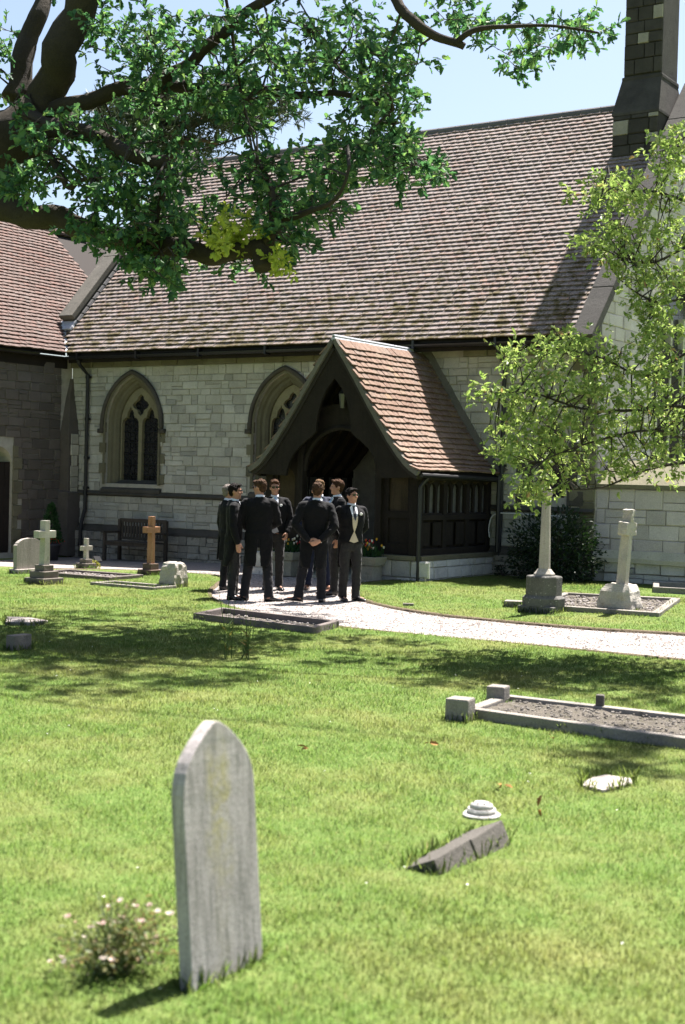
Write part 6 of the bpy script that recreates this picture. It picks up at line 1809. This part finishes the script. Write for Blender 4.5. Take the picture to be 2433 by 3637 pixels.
# rose bush in the foreground
b = GP(400, 3455); rg = np.random.default_rng(23)
e = empty('rose_bush', b, 'small straggly rose bush with pale pink blooms in the near left lawn', 'rose bush')
t = MB(); tips = []
for k in range(60):
    a = rg.uniform(0, 6.3); sp = rg.uniform(.04, .3)**1.0; h = rg.uniform(.06, .3)*(1.15-sp*1.6)
    tip = b+Vector((sp*math.cos(a), sp*math.sin(a), h)); t.tube([b+Vector((.05*math.cos(a), .05*math.sin(a), 0)), b.lerp(tip, .55)+Vector((0, 0, .04)), tip], [.003, .002, .0012], 5); tips.append(tip)
t.build('stems', MT['weed'], e)
P, D = [], []
for q in tips:
    for _ in range(24): f = rg.uniform(.2, 1); p = b.lerp(q, f)+Vector(rg.normal(0, .02, 3)); P.append(np.array(p)); D.append(rg.normal(0, 1, 3))
leaf_cloud('foliage', np.array(P), np.array(D), .026, MT['rose_leaf'], e, OVAL, rg, .8)
for q in tips[:20]:
    P = []; D = []
    for k in range(9): a = k*.9; P.append(np.array(q)); D.append(np.array([math.cos(a), math.sin(a), .5+.3*(k % 3)]))
    leaf_cloud('bloom', np.array(P), np.array(D), .017, MT['rose_petal'], e, [(0, 0), (.45, .5), (.35, .95), (-.35, .95), (-.45, .5)], rg, .2)
# tall weeds
for (sx, sy, lab, sd, hh) in ((805, 2342, 'tall thin green weed standing in the lawn beyond the headstone', 3, .85), (872, 2342, 'reddish dry weed stalks in the lawn beside the tall green weed', 5, .6)):
    b = GP(sx, sy); rg = np.random.default_rng(sd); e = empty('tall_weed', b, lab, 'weed'); t = MB(); P, D = [], []
    for k in range(5):
        tip = b+Vector((rg.uniform(-.12, .12), rg.uniform(-.1, .1), hh*rg.uniform(.5, 1))); t.tube([b+Vector((rg.uniform(-.06, .06), rg.uniform(-.05, .05), 0)), b.lerp(tip, .5)+Vector((.02, 0, 0)), tip], [.006, .0045, .002], 5)
        for _ in range(9): P.append(np.array(b.lerp(tip, rg.uniform(.05, .55)))); D.append(rg.normal(0, .4, 3)+np.array([0, 0, .8]))
    t.build('stems', MT['weed'], e); leaf_cloud('leaves', np.array(P), np.array(D), .1, MT['weed'], e, [(0, 0), (.09, .4), (0, 1), (-.09, .4)], rg, .8)
# fallen leaves
for i, (sx, sy, lab) in enumerate(((1090, 2673, 'single yellow-brown leaf standing in the grass right of the headstone'), (1525, 2657, 'brown fallen leaf on the lawn below the corner block'), (1962, 2636, 'orange fallen leaf by the near side of the kerbed grave'), (1785, 2806, 'small fallen leaf near the white flower holder'), (1913, 2895, 'pale curled leaf on the lawn right of the flower holder'))):
    b = GP(sx, sy); rg = np.random.default_rng(i)
    P = np.array([[b.x, b.y, b.z+.035]]*3)+rg.normal(0, .008, (3, 3)); o = leaf_cloud('fallen_leaf', P, rg.normal(0, 1, (3, 3))+np.array([0, 0, .3]), .055, MT['dead_leaf'], None, OAK, rg, .5); tag(o, lab, 'leaf')

# ------------------------------------------------------------------ lawn blades
rg = np.random.default_rng(99)


def blades(d0, d1, dens, hgt, wid, segs):
    """grass between two distances; a little wider than the view"""
    hw = lambda d: .243*d*1.1+2.3
    area = (d1-d0)*(hw(d0)+hw(d1)); n = int(area*dens)
    d = np.sqrt(rg.uniform(d0*d0, d1*d1, n))*(1+rg.normal(0, .035, n)); lat = rg.uniform(-1, 1, n)*hw(d)
    x = d*HF.x+lat*R0.x; y = d*HF.y+lat*R0.y
    keep = ~inpoly(x, y, PATHP)
    for fp in FOOT: keep &= ~inpoly(x, y, fp)
    keep &= (y < WY-.15) & ~((x > -15.95) & (x < -12.5) & (y > 21.3)) & (x > WX+.1)
    x, y = x[keep], y[keep]; n = len(x)
    q_ = np.clip((y-17.5)/3.5, 0, 1); z = q_*q_*(3-2*q_)*np.clip(.022*(x+18.2), -.12, .11)+.012*np.sin(x*1.3+.4*y)*np.sin(y*.9)-.004
    clump = .6*np.sin(x*5.1+2*np.sin(y*3.3))*np.sin(y*6.3+1.7*np.sin(x*2.9))+.4*np.sin(x*13+y*7)*np.sin(y*11-x*5)
    h = hgt*rg.uniform(.45, 1.25, n)*(1+.45*clump); a = rg.uniform(0, 6.283, n); w = wid*rg.uniform(.7, 1.3, n)
    ln = rg.uniform(.1, .95, n)*h; la = rg.uniform(0, 6.283, n)
    B = np.stack([x, y, z], 1); S = np.stack([np.cos(a), np.sin(a), 0*a], 1)*w[:, None]/2
    T = B+np.stack([np.cos(la)*ln, np.sin(la)*ln, h], 1)
    if segs == 1:
        V = np.stack([B-S, B+S, T], 1).reshape(-1, 3); F = np.arange(n*3).reshape(-1, 3)
    else:
        Mm = B+np.stack([np.cos(la)*ln*.3, np.sin(la)*ln*.3, h*.6], 1)
        V = np.stack([B-S, B+S, Mm-S*.8, Mm+S*.8, T], 1).reshape(-1, 3)
        F = (np.array([(0, 1, 3), (0, 3, 2), (2, 3, 4)])[None]+np.arange(n)[:, None, None]*5).reshape(-1, 3)
    return V, F


VV, FF, bo_ = [], [], 0
for args in ((3.9, 6.2, 8500, .03, .0034, 2), (6.2, 8, 7600, .03, .0038, 1), (8, 11, 6600, .029, .0045, 1), (11, 16, 4400, .029, .006, 1), (16, 26, 2100, .029, .0085, 1)):
    V_, F_ = blades(*args); VV.append(V_); FF.append(F_+bo_); bo_ += len(V_)
tag(np_mesh('grass', np.concatenate(VV), np.concatenate(FF), MT['grass']), 'short mown grass blades over the whole lawn', 'grass', kind='stuff')
# longer tufts round the stones
n = 0; P = []; D = []
for fp in FOOT:
    for i in range(len(fp)):
        a, c = np.array(fp[i]), np.array(fp[(i+1) % len(fp)]); ln = np.linalg.norm(c-a)
        for _ in range(int(ln*130)):
            q = a+(c-a)*rg.random(); m_ = np.mean(np.array(fp), 0); q = q+(q-m_)/max(.01, np.linalg.norm(q-m_))*rg.uniform(.0, .035)
            P.append((q[0], q[1], gz(q[0], q[1])-.005)); v = rg.normal(0, .3, 3); v[2] = 1; D.append(v)
leaf_cloud('grass_tufts', np.array(P), np.array(D), .09, MT['grass'], None, [(0, 0), (.04, .1), (.03, .6), (0, 1), (-.03, .6), (-.04, .1)], rg, .8)
tag(bpy.data.objects['grass_tufts'], 'longer uncut grass round the feet of the graves', 'grass', kind='stuff')
# daisies and dandelions far too many to count
n = 45; d = rg.uniform(5, 19, n); lat = rg.uniform(-1, 1, n)*.25*d; x = d*HF.x+lat*R0.x; y = d*HF.y+lat*R0.y; k = ~inpoly(x, y, PATHP)
for fp in FOOT: k &= ~inpoly(x, y, fp)
x, y = x[k], y[k]; P, D = [], []
for a, b_ in zip(x, y):
    for j in range(5): P.append((a, b_, gz(a, b_)+.045)); D.append((math.cos(j*1.26), math.sin(j*1.26), .25))
leaf_cloud('daisies', np.array(P), np.array(D, float), .0065, MT['white_petal'], None, [(0, 0), (.4, .5), (.3, 1), (-.3, 1), (-.4, .5)], rg, .2)
tag(bpy.data.objects['daisies'], 'tiny white daisies dotted over the lawn', 'flowers', kind='stuff')
